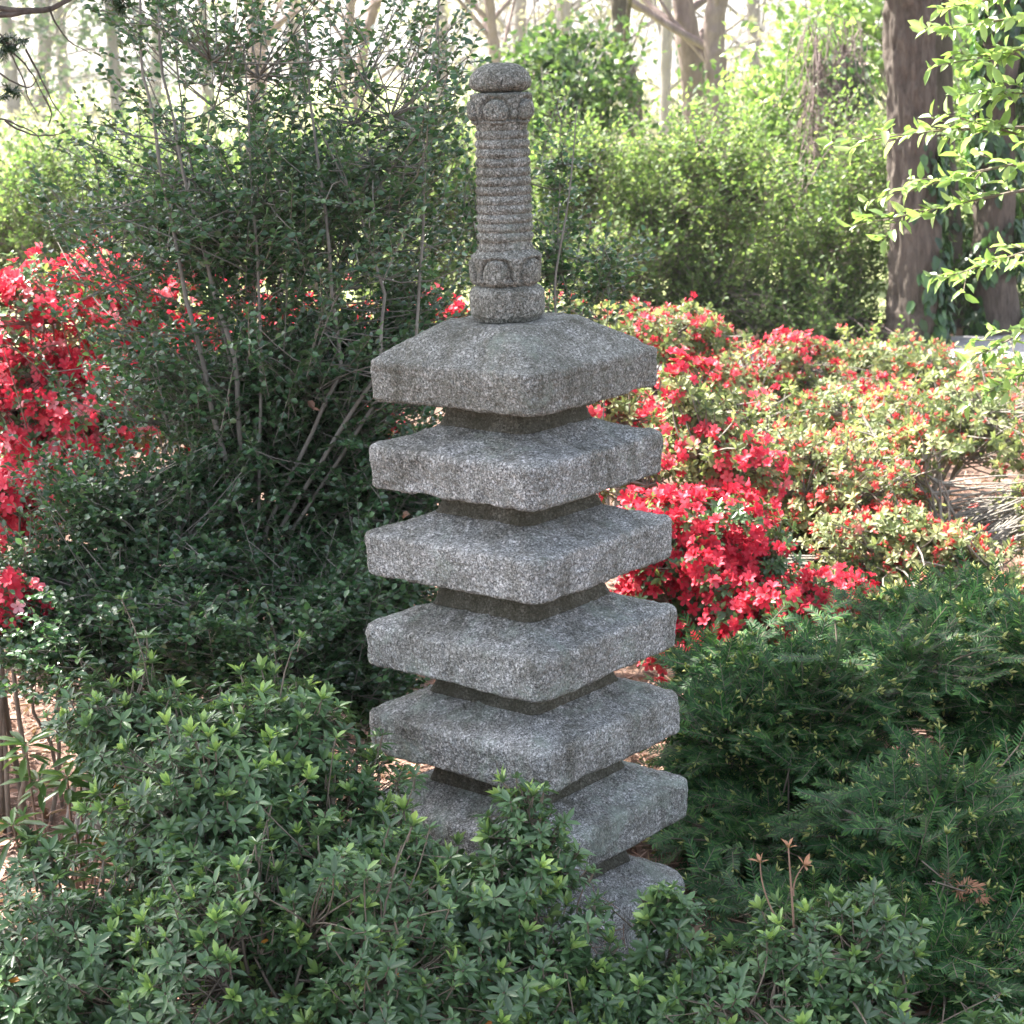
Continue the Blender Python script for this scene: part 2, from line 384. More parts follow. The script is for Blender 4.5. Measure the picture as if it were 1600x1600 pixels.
# ================================================================== LEAF TEMPLATES
def tmpl_leaf(w=.5, cup=.12, bend=.1, tip=.55):
    """outline along y, half widths; 8 verts, 6 faces"""
    v = np.array([[0, 0, 0], [-w * .40, .28, cup * w], [0, .28, 0], [w * .40, .28, cup * w],
                  [-w * .46 * tip * 1.6, .68, cup * w - bend * .5], [0, .68, -bend * .5], [w * .46 * tip * 1.6, .68, cup * w - bend * .5], [0, 1, -bend]])
    q = np.array([[1, 2, 5, 4], [2, 3, 6, 5]]); t = np.array([[0, 2, 1], [0, 3, 2], [4, 5, 7], [5, 6, 7]])
    return v, q, t
OVAL = tmpl_leaf(.62, .25, .08, .72)
LANCE = tmpl_leaf(.36, .25, .10, .62)
BROAD = tmpl_leaf(.62, .18, .14, .50)
LONG = tmpl_leaf(.26, .25, .16, .66)
DIAM = (np.array([[0, 0, 0], [.3, .5, .05], [0, 1, -.05], [-.3, .5, .05]]), np.zeros((0, 4), int), np.array([[0, 1, 2], [0, 2, 3]]))
NEED = (np.array([[-.06, 0, 0], [.06, 0, 0], [.05, .7, .01], [-.05, .7, .01], [0, 1, -.04]]), np.array([[0, 1, 2, 3]]), np.array([[3, 2, 4]]))
def petals():
    V, Q, T = [], [], []
    for k in range(5):
        a = k * 2 * PI / 5; c, s = math.cos(a), math.sin(a); n = len(V)
        for x, y, z in [(-.05, .04, -.28), (.05, .04, -.28), (.17, .28, .0), (-.17, .28, .0), (.14, .49, .05), (-.14, .49, .05), (0, .56, .0), (0, .3, -.05)]:
            V.append((x * c - y * s, x * s + y * c, z))
        Q += [[n, n + 1, n + 2, n + 7], [n + 7, n + 2, n + 4, n + 6], [n + 3, n + 7, n + 6, n + 5]]; T += [[n, n + 7, n + 3]]
    return np.array(V), np.array(Q), np.array(T)
FLOWER = petals()
BUD = (np.array([[0, 0, 0], [.13, .45, .0], [-.07, .45, .11], [-.07, .45, -.11], [0, 1, 0]]), np.zeros((0, 4), int),
       np.array([[0, 1, 2], [0, 2, 3], [0, 3, 1], [1, 4, 2], [2, 4, 3], [3, 4, 1]]))

# ================================================================== SHRUB GENERATOR
def crown_points(lobes, n, shell=.45, clump=.0, freq=5., seed=0, cone=None):
    """lobes: (centre, (rx,ry,rz)); points biased to the outside"""
    C = np.array([l[0] for l in lobes], float); R = np.array([l[1] for l in lobes], float)
    wt = R.prod(1) ** (2 / 3); wt /= wt.sum(); out = []; idx = []
    while sum(map(len, out)) < n:
        m = n * 2; k = rng.choice(len(C), m, p=wt); d = rv(m); r = rng.random(m) ** shell
        r = r * (1 + .38 * fbm(d * 1.7 + k[:, None] * 3.1 + seed, 2)) * np.where(rng.random(m) < .14, 1 + .55 * rng.random(m), 1)
        p = C[k] + d * R[k] * r[:, None]
        ok = p[:, 2] > .03
        if clump: ok &= (fbm(p * freq + seed, 2) > -.9 + clump + .3 * rng.random(m))
        out.append(p[ok]); idx.append(k[ok])
    return np.concatenate(out)[:n], C[np.concatenate(idx)[:n]]

def skeleton(b, base, tips, cent, nodes=14, r0=.008, sides=5, sag=.0, spread=.05, rt=.0011, twigs=True, kink=.3, back=.55):
    """stems from the base to nodes, then thin branches to every tip; returns the tip directions"""
    base = np.asarray(base, float); n = len(tips)
    k = rng.choice(n, min(nodes, n), replace=False)
    nd = cent[k] + (tips[k] - cent[k]) * back * rng.random((len(k), 1)) ** .3
    b0 = base + rng.normal(size=(len(k), 3)) * spread * np.array([1, 1, 0])
    md = b0 * .45 + nd * .55; md[:, :2] = b0[:, :2] * .7 + nd[:, :2] * .3; md += rng.normal(size=md.shape) * .03 * kink * 4
    t = np.linspace(0, 1, 9); pts = bez(b0, md, nd, t)
    pts += .022 * kink * 4 * np.stack([vn(pts * 9 + 3 * q) for q in range(3)], -1) * np.sin(t * PI)[None, :, None]
    rad = r0 * (1 - .72 * t)[None] * (.7 + .6 * rng.random((len(k), 1)))
    tubes(b, pts, rad, sides, .5)
    # attach tips to the nearest point of any stem
    cand = np.concatenate([pts[:, 3:], (pts[:, 3:] + pts[:, 2:-1]) / 2], 1).reshape(-1, 3)
    start = np.empty_like(tips)
    for s0 in range(0, n, 2000):
        T = tips[s0:s0 + 2000]; D = ((T[:, None] - cand[None]) ** 2).sum(-1) * (.4 + 1.2 * rng.random((len(T), len(cand)))) + .6 * np.maximum(0, cand[None, :, 2] - T[:, None, 2] + .03) ** 2
        start[s0:s0 + 2000] = cand[D.argmin(1)]
    dv = tips - start; Ln = np.linalg.norm(dv, axis=1, keepdims=True)
    c = start + dv * .5 + rng.normal(size=tips.shape) * Ln * .10; c[:, 2] -= sag * Ln[:, 0]
    if twigs:
        tt = np.linspace(0, 1, 5); tubes(b, bez(start, c, tips, tt), rt * (2.2 - 1.2 * tt)[None] * np.ones((n, 1)), 3, .5)
    return nrm(tips - c), start

def fan(T, D, n, L0, L1, ang=50, flat=.3, along=.16):
    """n side twigs per twig, in a flattish spray; returns starts, dirs, lengths"""
    m = len(T); side = nrm(np.cross(D, UP + .25 * rv(m)))
    out = []
    for k in range(n):
        u = (k + .5) / n; s = np.where(k % 2, 1, -1); a = math.radians(ang) * (.8 + .4 * rng.random((m, 1)))
        d = nrm(D * np.cos(a) + s * side * np.sin(a) + flat * rng.normal(size=(m, 3)))
        out.append((T - D * along * (1 - u), d, (L0 + (L1 - L0) * rng.random(m)) * (1 - .4 * u)))
    out.append((T - D * .01, D, (L0 + (L1 - L0) * rng.random(m))))
    return [np.concatenate(x) for x in zip(*out)]

def leaves_along(b, tm, S_, D, Lg, n, size, ang=55, va=(.2, .8), up=1.0, wid=1.0, m=0, jit=.25, sj=.3, both=False):
    mcount = len(S_); side = nrm(np.cross(D, UP + np.array([0, -.5, 0]) * both + .3 * rv(mcount)))
    for k in range(n):
        for sgn in ((1, -1) if both else ((1,) if k % 2 else (-1,))):
            u = (k + .3 + .4 * rng.random((mcount, 1))) / n
            a = math.radians(ang) * (1.15 - .6 * (k / n))
            d = nrm(D * math.cos(a) + sgn * side * math.sin(a) + jit * rng.normal(size=(mcount, 3)))
            nn = nrm(UP * up + (.5 if not both else .15) * rv(mcount) + .15 * D) if not both else nrm(np.cross(side, D) * np.sign(np.cross(side, D)[:, 2:3]) + .12 * rv(mcount))
            sc = size * (1 - sj + 2 * sj * rng.random(mcount)); v = va[0] + (va[1] - va[0]) * rng.random(mcount) ** 1.4
            b.inst(*tm, S_ + D * Lg[:, None] * u, frame(d, nn), np.stack([sc * wid, sc, sc], -1), v, m)

def whorl(b, tm, T, D, n, size, el=(10, 45), va=(.2, .7), m=0, sj=.25, wid=1., jit=.12, off=0.):
    """leaves radiating around twig ends T with axis D"""
    k = len(T); x = nrm(np.cross(D, rv(k))); y = np.cross(D, x); ph = rng.random(k) * 2 * PI; base = va[0] + (va[1] - va[0]) * rng.random(k)
    for i in range(n):
        a = ph + i * 2.399963 + .2 * rng.normal(size=k); e = np.radians(el[0] + (el[1] - el[0]) * ((i + rng.random(k)) / n))
        rd = np.cos(a)[:, None] * x + np.sin(a)[:, None] * y
        d = nrm(rd * np.cos(e)[:, None] + D * np.sin(e)[:, None] + jit * rng.normal(size=(k, 3)))
        nn = nrm(D * 1.0 - rd * .3 + .15 * rv(k))
        sc = size * (1 - sj + 2 * sj * rng.random(k))
        b.inst(*tm, T + rd * size * .06 + D * off, frame(d, nn), np.stack([sc * wid, sc, sc], -1), np.clip(base + .12 * rng.normal(size=k), 0, 1), m)

def lobe(px_, py_, Y, rx, rz, ry=None):
    """crown lobe centred on a photo pixel at depth Y, radii in metres"""
    return (P(px_, py_, Y), (rx, ry or rx, rz))

# ---------------------------------------------------------------- 1. front azaleas, whorled leaves
def azalea(label, base, lobes, n, size=.0245, bright=.16, nodes=16, yellow=4, name='azalea_shrub', group='leafy azaleas growing in front of the pagoda'):
    n = int(n * 1.5); size = min(size, .0215)
    t = thing(name, label, 'shrub', group)
    st = Buf(); lf = Buf(); tp, ce = crown_points(lobes, n, .38, .42, 7., base[0] * 9)
    D, s0 = skeleton(st, base, tp, ce, nodes, .0058, 5, 0, .07, .00095, kink=.35)
    D = nrm(D * .5 + nrm(tp - ce) * .35 + UP * .75 + .28 * rv(n))
    tubes(st, bez(tp - D * .025, tp - D * .01, tp + D * .004, np.linspace(0, 1, 3)), np.full((n, 3), .0013), 3)
    yb = rng.random(n) < bright
    big = rng.random(n) < .5
    whorl(lf, LANCE, tp[big], D[big], 9, size * 1.12, (2, 42), (.1, .72), sj=.3); whorl(lf, LANCE, tp[~big], D[~big], 7, size * .8, (10, 60), (.2, .8), sj=.3)
    lo = rng.random(n) < .75
    whorl(lf, LANCE, tp[lo] - D[lo] * .017, D[lo], 5, size * 1.05, (-12, 15), (.1, .5))
    lo = rng.random(n) < .35
    whorl(lf, LANCE, tp[lo] - D[lo] * .034, D[lo], 3, size * .9, (0, 25), (.1, .4))
    whorl(lf, LANCE, tp[yb], D[yb], 7, size * 1.15, (42, 80), (.84, 1.), off=.002)
    yl = rng.choice(n, min(n, yellow * 3), replace=False)
    whorl(lf, LANCE, tp[yl] - D[yl] * .02, D[yl], 1, size * 1.1, (-30, 0), (.4, .6), m=1)
    st.build('stems', M['twig'], t); lf.build('foliage', [M['azalea'], M['yellowed']], t); seat(t, tuple(base)); return t

def gp(px_, Y, dx=0): return (GX(px_, Y) + dx, Y, 0.)
azalea('wide dark leafy azalea filling the lower left in front of the holly', gp(330, 3.05), [lobe(330, 1240, 3.02, .20, .17), lobe(200, 1130, 3.15, .13, .11), lobe(430, 1180, 3.1, .15, .15), lobe(400, 1400, 2.95, .25, .16), lobe(530, 1370, 2.95, .17, .13)], 1350, nodes=26)
azalea('azalea with pale new tips along the bottom left of the centre', gp(430, 2.7), [lobe(380, 1500, 2.7, .2, .13), lobe(500, 1440, 2.72, .15, .14), lobe(620, 1560, 2.66, .16, .14)], 620, bright=.16, nodes=16, size=.031)
azalea('azalea sprawling against the left side of the pagoda tiers', gp(680, 2.92), [lobe(650, 1370, 2.93, .12, .12), lobe(600, 1330, 2.97, .08, .07), lobe(560, 1260, 3.08, .09, .09), lobe(760, 1450, 2.86, .14, .12), lobe(600, 1450, 2.84, .15, .12)], 560, bright=.12, nodes=18)
azalea('azalea with bright upright tips overlapping the lowest pagoda tiers', gp(830, 2.78), [lobe(820, 1280, 2.86, .07, .06), lobe(790, 1390, 2.8, .09, .08), lobe(760, 1540, 2.74, .15, .08), lobe(870, 1350, 2.84, .06, .05), lobe(900, 1450, 2.82, .05, .05), lobe(880, 1600, 2.72, .12, .03)], 330, bright=.17, nodes=16, yellow=9, size=.03)
azalea('small azalea clump beside the right corner of the pagoda base', gp(1040, 2.85), [lobe(1045, 1425, 2.84, .045, .045), lobe(1010, 1570, 2.78, .09, .03), lobe(1090, 1540, 2.8, .07, .05), lobe(985, 1480, 2.85, .05, .05), lobe(930, 1530, 2.8, .08, .05)], 260, bright=.2, nodes=12, yellow=3, size=.03)
azalea('open twiggy azalea below the yew near the bottom right', gp(1300, 2.8), [lobe(1290, 1480, 2.8, .14, .07), lobe(1380, 1450, 2.82, .07, .05), lobe(1230, 1560, 2.75, .17, .05), lobe(1350, 1590, 2.75, .15, .04)], 330, bright=.09, nodes=16, size=.029)
azalea('loose azalea at the very bottom left corner over the mulch', gp(110, 2.75), [lobe(110, 1490, 2.75, .14, .12), lobe(40, 1560, 2.7, .12, .08), lobe(230, 1560, 2.68, .15, .09), lobe(60, 1330, 2.95, .08, .05)], 400, bright=.05, nodes=18, size=.027)
azalea('azalea cut off by the bottom right corner', gp(1560, 2.6), [lobe(1560, 1640, 2.6, .1, .04)], 60, bright=.1, nodes=6)

# bare reddish sprig rising from the open azalea
t = thing('bare_sprig', 'bare reddish twig with withered tips standing before the yew', 'twig')
b = Buf()
A = [P(1200, 1545, 2.8), P(1212, 1530, 2.8), P(1240, 1470, 2.8), P(1210, 1420, 2.8)]
Bp = [P(1235, 1440, 2.8), P(1230, 1440, 2.8), P(1228, 1390, 2.8), P(1188, 1350, 2.8)]
Cp = [P(1232, 1325, 2.8), P(1256, 1360, 2.8), P(1232, 1335, 2.8), P(1208, 1345, 2.8)]
A[0] = np.array([GX(1230, 2.85), 2.85, 0]); p0 = np.array([A[0], A[2] * 1, P(1240, 1400, 2.8), P(1215, 1440, 2.8)])
p2 = np.array([P(1240, 1440, 2.8), P(1232, 1325, 2.8), P(1256, 1352, 2.8), P(1188, 1348, 2.8)])
p1 = (p0 + p2) / 2 + rng.normal(size=(4, 3)) * .008; p0[1] = p2[0]; p1[1] = (p0[1] + p2[1]) / 2
tubes(b, bez(p0, p1, p2, np.linspace(0, 1, 8)), np.array([.0025, .0018, .0014, .0014])[:, None] * np.linspace(1.2, .7, 8)[None], 5)
b.build('stem', M['redtwig'], t)
b = Buf(); T = np.repeat(p2[1:], 1, 0); D = nrm(T - p1[1:]); whorl(b, LANCE, T, D, 5, .017, (20, 75), (.5, 1)); b.build('withered_leaves', M['deadyew'], t); seat(t, tuple(A[0]))

# ---------------------------------------------------------------- 2. pieris sprigs lower left
def pieris(label, base, tips, size=.055):
    t = thing('pieris_shrub', label, 'shrub', 'broad leaved pieris in the lower left'); st = Buf(); lf = Buf()
    T = np.array(tips); n = len(T); b0 = np.tile(np.array(base), (n, 1)) + rng.normal(size=(n, 3)) * .02 * np.array([1, 1, 0])
    c = (b0 + T) / 2; c[:, 2] += .02; tt = np.linspace(0, 1, 8); tubes(st, bez(b0, c, T, tt), .004 * (1.2 - .7 * tt)[None] * np.ones((n, 1)), 5)
    D = nrm(nrm(T - c) + .5 * UP + .2 * rv(n))
    whorl(lf, LONG, T, D, 11, size, (-8, 35), (.3, .75), wid=1.0); whorl(lf, LONG, T - D * .02, D, 6, size, (-25, 5), (.2, .6))
    k = rng.random(n) < .5
    whorl(lf, LONG, T[k] + D[k] * .01, D[k], 7, size * .5, (35, 75), (.93, 1.))
    st.build('stems', M['redtwig'], t); lf.build('foliage', M['pieris'], t); seat(t, tuple(base))
pieris('larger leaved green shrub with bronze new tips over mulch at left edge', gp(110, 3.3), [P(40, 1165, 3.3), P(125, 1180, 3.25), P(160, 1165, 3.3), P(190, 1200, 3.25), P(105, 1215, 3.2), P(60, 1220, 3.3), P(155, 1240, 3.2)])
pieris('drooping larger leaved shrub half hidden under the lower left azaleas', gp(170, 3.0), [P(160, 1330, 3.0), P(200, 1420, 2.9), P(120, 1300, 3.05), P(90, 1370, 3.0), P(240, 1310, 3.05), P(20, 1290, 3.0), P(30, 1530, 2.85), P(180, 1480, 2.85)])

# ---------------------------------------------------------------- 3. yews
def yew(label, base, lobes, n, nodes=24, dead=None):
    t = thing('yew_shrub', label, 'shrub', 'dark green yews spreading to the right of the pagoda')
    st = Buf(); lf = Buf(); tips = Buf(); tp, ce = crown_points(lobes, n, .4, .52, 5.5, base[0] * 7)
    D, s0 = skeleton(st, base, tp, ce, nodes, .010, 5, -.05, .08, .0014, kink=.3)
    D = nrm(D * .6 + nrm(tp - ce) * .4 + .7 * rv(n) * np.array([1, 1, .5]))
    Sx, Dx, Lx = fan(tp, D, 4, .05, .10, 42, .12, .12)
    m = len(Sx); bend = UP * -.12
    tubes(st, bez(Sx, Sx + Dx * Lx[:, None] * .5, Sx + Dx * Lx[:, None], np.linspace(0, 1, 3)), np.full((m, 3), .0008), 3, .5)
    leaves_along(lf, NEED, Sx, Dx, Lx, 12, .019, 64, (.1, .95), 1.0, 1.5, jit=.06, sj=.15, both=True)
    k = rng.random(m) < .26
    whorl(tips, BUD, Sx[k] + Dx[k] * Lx[k, None], Dx[k], 3, .017, (40, 85), (.2, 1), wid=1.5)
    st.build('stems', M['twig'], t); lf.build('foliage', M['yew'], t); tips.build('new_tips', M['yewtip'], t); seat(t, tuple(base))
yew('broad dark yew reaching from the pagoda corner across the middle right', gp(1270, 4.1), [lobe(1270, 1120, 4.1, .28, .15), lobe(1150, 1180, 4.0, .17, .14), lobe(1400, 1070, 4.15, .28, .13), lobe(1240, 1330, 3.85, .3, .14), lobe(1130, 1060, 4.2, .12, .07)], 1250, 34)
yew('tall bluish yew running out of the right edge below the coral azaleas', gp(1560, 4.4), [lobe(1520, 1010, 4.4, .26, .15), lobe(1620, 1100, 4.2, .28, .22), lobe(1400, 1010, 4.4, .12, .06)], 760, 26)
yew('low yew branches with a dead brown spray in the bottom right', gp(1480, 3.55), [lobe(1440, 1300, 3.55, .22, .13), lobe(1560, 1420, 3.4, .22, .14), lobe(1450, 1520, 3.2, .25, .12), lobe(1250, 1470, 3.35, .15, .1)], 800, 26)
t = thing('dead_yew_spray', 'dry orange brown dead needle spray caught in the lower right yew', 'dead branch')
b = Buf(); lf = Buf(); Tp = np.array([P(1500, 1395, 3.28), P(1530, 1400, 3.27), P(1480, 1370, 3.3), P(1520, 1385, 3.28)]); Dd = nrm(np.array([[.6, -.2, -.5], [.9, -.1, -.3], [.3, -.3, .5], [.8, -.4, .1]]))
Sx, Dx, Lx = fan(Tp, Dd, 2, .018, .035, 45, .25, .03); leaves_along(lf, NEED, Sx, Dx, Lx, 10, .015, 50, (.2, 1), 1, 1.4, jit=.2, both=True)
tubes(b, bez(Tp - Dd * .09, Tp - Dd * .04, Tp, np.linspace(0, 1, 4)), np.full((4, 4), .0016), 4)
b.build('stem', M['twig'], t); lf.build('needles', M['deadyew'], t); seat(t, tuple(Tp[0]))

# ---------------------------------------------------------------- 4. japanese hollies
def holly(label, base, lobes, n, nodes=24, size=.0172, clump=.3, stems=None, r0=.010, dense=1, sub=4, vr=(.15, .9), upb=.35, group='small leaved hollies left of and behind the pagoda', back=.55, tips=None):
    t = thing('holly_shrub', label, 'shrub', group); st = Buf(); lf = Buf()
    tp, ce = tips if tips is not None else crown_points(lobes, n, .45, clump, 5., base[0] * 5)
    D, s0 = skeleton(st, base, tp, ce, nodes, r0, 6, .0, .06, .0011, kink=.25, back=back)
    if stems is not None:
        for ps, r in stems:
            ps = np.array(ps)[None] - np.array([0, .16, 0]) * (np.arange(len(ps)) > 0)[None, :, None]; K = ps.shape[1]; u = np.linspace(0, K - 1, 26); i = np.clip(u.astype(int), 0, K - 2); f = (u - i)[None, :, None]
            q = ps[:, i] * (1 - f) + ps[:, i + 1] * f; q += .008 * np.stack([vn(q * 8 + 5 * c) for c in range(3)], -1)
            tubes(st, q, r * np.linspace(1, .3, 26)[None], 7)
    D = nrm(D * .6 + nrm(tp - ce) * .4 + UP * upb + .5 * rv(n))
    Sx, Dx, Lx = fan(tp, D, sub, .05, .11, 45, .25, .16)
    m = len(Sx)
    tubes(st, bez(tp - D * .14, tp - D * .07, tp, np.linspace(0, 1, 3)), np.full((n, 3), .0011), 3, .5)
    tubes(st, bez(Sx, Sx + Dx * Lx[:, None] * .5, Sx + Dx * Lx[:, None], np.linspace(0, 1, 3)), np.full((m, 3), .0007), 3, .5)
    leaves_along(lf, OVAL, Sx, Dx, Lx, 7, size * .93, 58, vr, .5, 1.05, jit=.22, sj=.25)
    leaves_along(lf, OVAL, tp - D * .14, D, np.full(n, .14), 8, size, 60, vr, .5, 1.05, jit=.25, sj=.25)
    st.build('stems', M['greytwig'], t); lf.build('foliage', M['holly'], t); seat(t, tuple(base)); return t
Yh = 4.25
H0 = np.array([*gp(372, Yh)])
stems = [([H0, P(372, 720, Yh), P(350, 620, Yh), P(318, 480, Yh), P(270, 260, Yh), P(245, 120, Yh), P(236, -60, Yh)], .0075),
         ([H0, P(395, 740, Yh + .05), P(385, 560, Yh), P(355, 450, Yh), P(310, 280, Yh), P(275, 120, Yh), P(262, -40, Yh)], .007),
         ([H0, P(420, 760, Yh + .1), P(400, 640, Yh + .1), P(360, 480, Yh + .1), P(305, 200, Yh + .1), P(290, 0, Yh + .1)], .005),
         ([H0, P(430, 800, Yh), P(545, 560, Yh), P(510, 260, Yh), P(492, 150, Yh), P(478, -50, Yh)], .006),
         ([H0, P(450, 800, Yh), P(600, 560, Yh - .05), P(605, 450, Yh), P(560, 300, Yh), P(500, 180, Yh)], .006),
         ([H0, P(470, 800, Yh), P(655, 520, Yh), P(668, 250, Yh), P(675, 120, Yh), P(690, -20, Yh)], .005),
         ([H0, P(420, 780, Yh), P(420, 400, Yh), P(402, 200, Yh), P(392, 60, Yh)], .005)]
def airy(n):
    out = []; ce = []
    while len(out) < n:
        x, y = rng.uniform(50, 735), rng.uniform(-40, 640)
        w = (.30 + .7 * min(1, max(0, (y - 60) / 330))) * min(1, (x - 20) / 150, (770 - x) / 110)
        if y < 330 and 560 < x < 640: w *= .45
        if x < 220: w *= .55
        if y > 400: w *= .5
        if y < 150: w *= .8
        w *= .25 + 1.2 * max(0, .5 + vn(np.array([[x / 75., y / 60., 3.3]]))[0])
        if rng.random() < w: out.append(P(x, y, Yh + .22 * rng.normal())); ce.append(P(400 + (x - 400) * .5, y + 130, Yh))
    return np.array(out), np.array(ce)
holly('tall airy holly with grey stems spraying across the upper left behind the red azaleas', tuple(H0), None, 700, 60, size=.0178, stems=stems, r0=.0024, upb=.55, tips=airy(700), sub=3, back=.35)
holly('dense dark middle of holly just left of the upper pagoda tiers', tuple(gp(500, 4.35)),
      [lobe(520, 530, 4.35, .22, .12), lobe(640, 500, 4.4, .1, .14), lobe(430, 600, 4.3, .25, .12), lobe(500, 710, 4.25, .3, .13), lobe(300, 620, 4.45, .15, .1), lobe(620, 800, 4.25, .2, .14), lobe(440, 850, 4.2, .25, .12), lobe(560, 950, 4.25, .2, .14)], 1100, 13, clump=.42, r0=.006)
holly('low spreading sunlit holly with shining leaves at the left edge', tuple(gp(160, 4.05)),
      [lobe(180, 770, 4.05, .22, .11), lobe(80, 900, 4.0, .2, .12), lobe(280, 850, 4.0, .22, .13), lobe(330, 720, 4.1, .12, .08), lobe(180, 950, 3.9, .25, .1), lobe(60, 1000, 3.85, .15, .06), lobe(250, 1020, 3.95, .25, .12)], 760, 20, clump=.34, r0=.008, upb=.3)
holly('shaded low holly spreading between the left azaleas and pagoda', tuple(gp(470, 3.85)),
      [lobe(480, 930, 3.85, .26, .09), lobe(600, 900, 3.95, .14, .1), lobe(330, 950, 3.8, .2, .08), lobe(560, 1010, 3.8, .12, .06), lobe(420, 1050, 3.75, .25, .12), lobe(610, 1090, 3.75, .09, .1)], 560, 16, clump=.34, r0=.007, upb=.2)
holly('slender holly sprays peeking out behind the right side of the finial', tuple(gp(855, 4.5)),
      [lobe(880, 220, 4.5, .05, .12), lobe(880, 400, 4.5, .09, .13), lobe(950, 410, 4.5, .09, .06), lobe(860, 300, 4.5, .04, .12), lobe(740, 330, 4.5, .1, .12), lobe(880, 500, 4.5, .1, .04)], 70, 10, clump=.2,
      stems=[([np.array(gp(855, 4.5)), P(868, 520, 4.5), P(862, 430, 4.5), P(885, 280, 4.5), P(900, 160, 4.5)], .004)], r0=.003, upb=.6)

# ---------------------------------------------------------------- 5. azaleas in flower
def flowering(label, base, lobes, n, dens=.8, fs=.042, per=4, mat='red', leaf='azalea', lsize=.026, ldens=1., nodes=16, group='flowering red azaleas', vr=(.05, .9), clump=.35, budd=0., lv=(.2, .8), freq=4.):
    t = thing('flowering_azalea', label, 'shrub', group); st = Buf(); lf = Buf(); fl = Buf()
    tp, ce = crown_points(lobes, n, .36, clump, 4., base[0] * 3)
    D, s0 = skeleton(st, base, tp, ce, nodes, .008, 5, 0, .08, .0019 if leaf == 'bud' else .0012, kink=.4)
    D = nrm(D * .4 + nrm(tp - ce) * .6 + UP * .5 + np.array([0, -.25, 0]) + .3 * rv(n))
    msk = fbm(tp * freq * 2 + 31, 2) * .8 + rng.random(n) - .5 < (dens - .5) * 1.6
    T, Dk = tp[msk], D[msk]; k = len(T); fs *= .76 if mat == 'red' else .7
    for i in range(per):
        dd = nrm(Dk + .9 * rv(k)); pos = T + dd * fs * .5 + .016 * rng.normal(size=(k, 3))
        fl.inst(*FLOWER, pos, frame(nrm(np.cross(dd, rv(k))), dd), fs * (.8 + .4 * rng.random(k)), np.clip(vr[0] + (vr[1] - vr[0]) * rng.random(k) ** 1.2, 0, 1))
    if budd:
        kb = rng.random(n) < budd; T2, D2 = tp[kb], D[kb]
        whorl(fl, BUD, T2 + D2 * .004, D2, 4, .021, (30, 85), (.2, 1), wid=1.6)
    lk = rng.random(n) < ldens
    whorl(lf, LANCE, tp[lk] - D[lk] * .008, D[lk], 6, lsize, (0, 55), lv, wid=1.2)
    lk = rng.random(n) < ldens * .6
    whorl(lf, LANCE, tp[lk] - D[lk] * .03, D[lk], 4, lsize, (0, 40), lv, wid=1.2)
    st.build('stems', M['greytwig' if leaf == 'bud' else 'twig'], t); lf.build('foliage', M[leaf], t); fl.build('flowers', M[mat], t); seat(t, tuple(base)); return t
flowering('brilliant red azalea in full sun at the left edge', gp(60, 5.3), [lobe(60, 480, 5.3, .28, .14), lobe(130, 580, 5.2, .22, .13), lobe(20, 630, 5.2, .2, .14), lobe(60, 700, 5.15, .2, .08), lobe(190, 610, 5.3, .16, .1), lobe(200, 460, 5.5, .2, .1), lobe(120, 680, 5.2, .2, .12)], 1250, .62, .046, 4, ldens=.8, clump=.4, freq=6., vr=(.25, 1), nodes=26)  # higher vr range puts sunlit pink into the petal colour
flowering('low red azalea blooms at the left edge below the big one', gp(10, 4.2), [lobe(5, 800, 4.2, .09, .06), lobe(45, 780, 4.15, .07, .04), lobe(0, 940, 3.85, .06, .04)], 150, .85, .045, 4, nodes=10, vr=(.3, 1))
flowering('red azalea seen in scraps through the tall holly', gp(420, 5.5), [lobe(300, 520, 5.5, .35, .12), lobe(450, 540, 5.6, .35, .14), lobe(600, 540, 5.5, .25, .12), lobe(420, 650, 5.4, .4, .12), lobe(680, 500, 5.6, .15, .06), lobe(230, 600, 5.5, .2, .12)], 1200, .66, .046, 4, leaf='bud', freq=6., lsize=.028, nodes=24)
flowering('deep red azalea in heavy bloom right beside the middle tiers', gp(1110, 4.75), [lobe(1080, 880, 4.75, .18, .1), lobe(1130, 820, 4.8, .15, .07), lobe(1160, 950, 4.65, .14, .09), lobe(1040, 810, 4.8, .12, .05), lobe(1060, 940, 4.75, .14, .06), lobe(1200, 880, 4.75, .07, .08)], 860, .52, .044, 4, ldens=1., clump=.38, freq=6., vr=(.05, .75), nodes=24)
flowering('red azalea with a few pink sunlit blooms right of the roof tier', gp(1090, 5.4), [lobe(1070, 590, 5.4, .1, .08), lobe(1100, 650, 5.4, .14, .1), lobe(1110, 700, 5.3, .16, .06), lobe(1160, 740, 5.3, .12, .05), lobe(960, 660, 5.6, .14, .12), lobe(990, 740, 5.2, .12, .1)], 700, .40, .046, 3, leaf='bud', vr=(.2, .95), nodes=18)
flowering('low red blooms over the top of the dark yew right of the pagoda', gp(1290, 4.9), [lobe(1270, 930, 4.85, .12, .05), lobe(1320, 920, 4.9, .08, .05), lobe(1060, 1010, 4.6, .1, .04)], 170, .75, .04, 3, nodes=10, vr=(.2, .8))
G2 = 'pale budding azaleas with small coral flowers'
flowering('budding azalea with coral dots behind the right of the finial base', gp(960, 7.2), [lobe(960, 520, 7.2, .3, .13), lobe(1050, 520, 7.2, .25, .12), lobe(880, 480, 7.3, .15, .06)], 750, .18, .036, 2, 'red', 'bud', .03, 1., 20, G2, budd=.5)
flowering('budding azalea with a cap of crimson flowers in the distance right', gp(1240, 8.2), [lobe(1240, 545, 8.2, .2, .06), lobe(1200, 620, 8., .3, .13), lobe(1330, 640, 8., .3, .12), lobe(1120, 600, 8., .25, .12), lobe(1260, 600, 8.4, .35, .1)], 1150, .45, .044, 3, 'red', 'bud', .032, .9, 20, G2, budd=.4, freq=2.5)
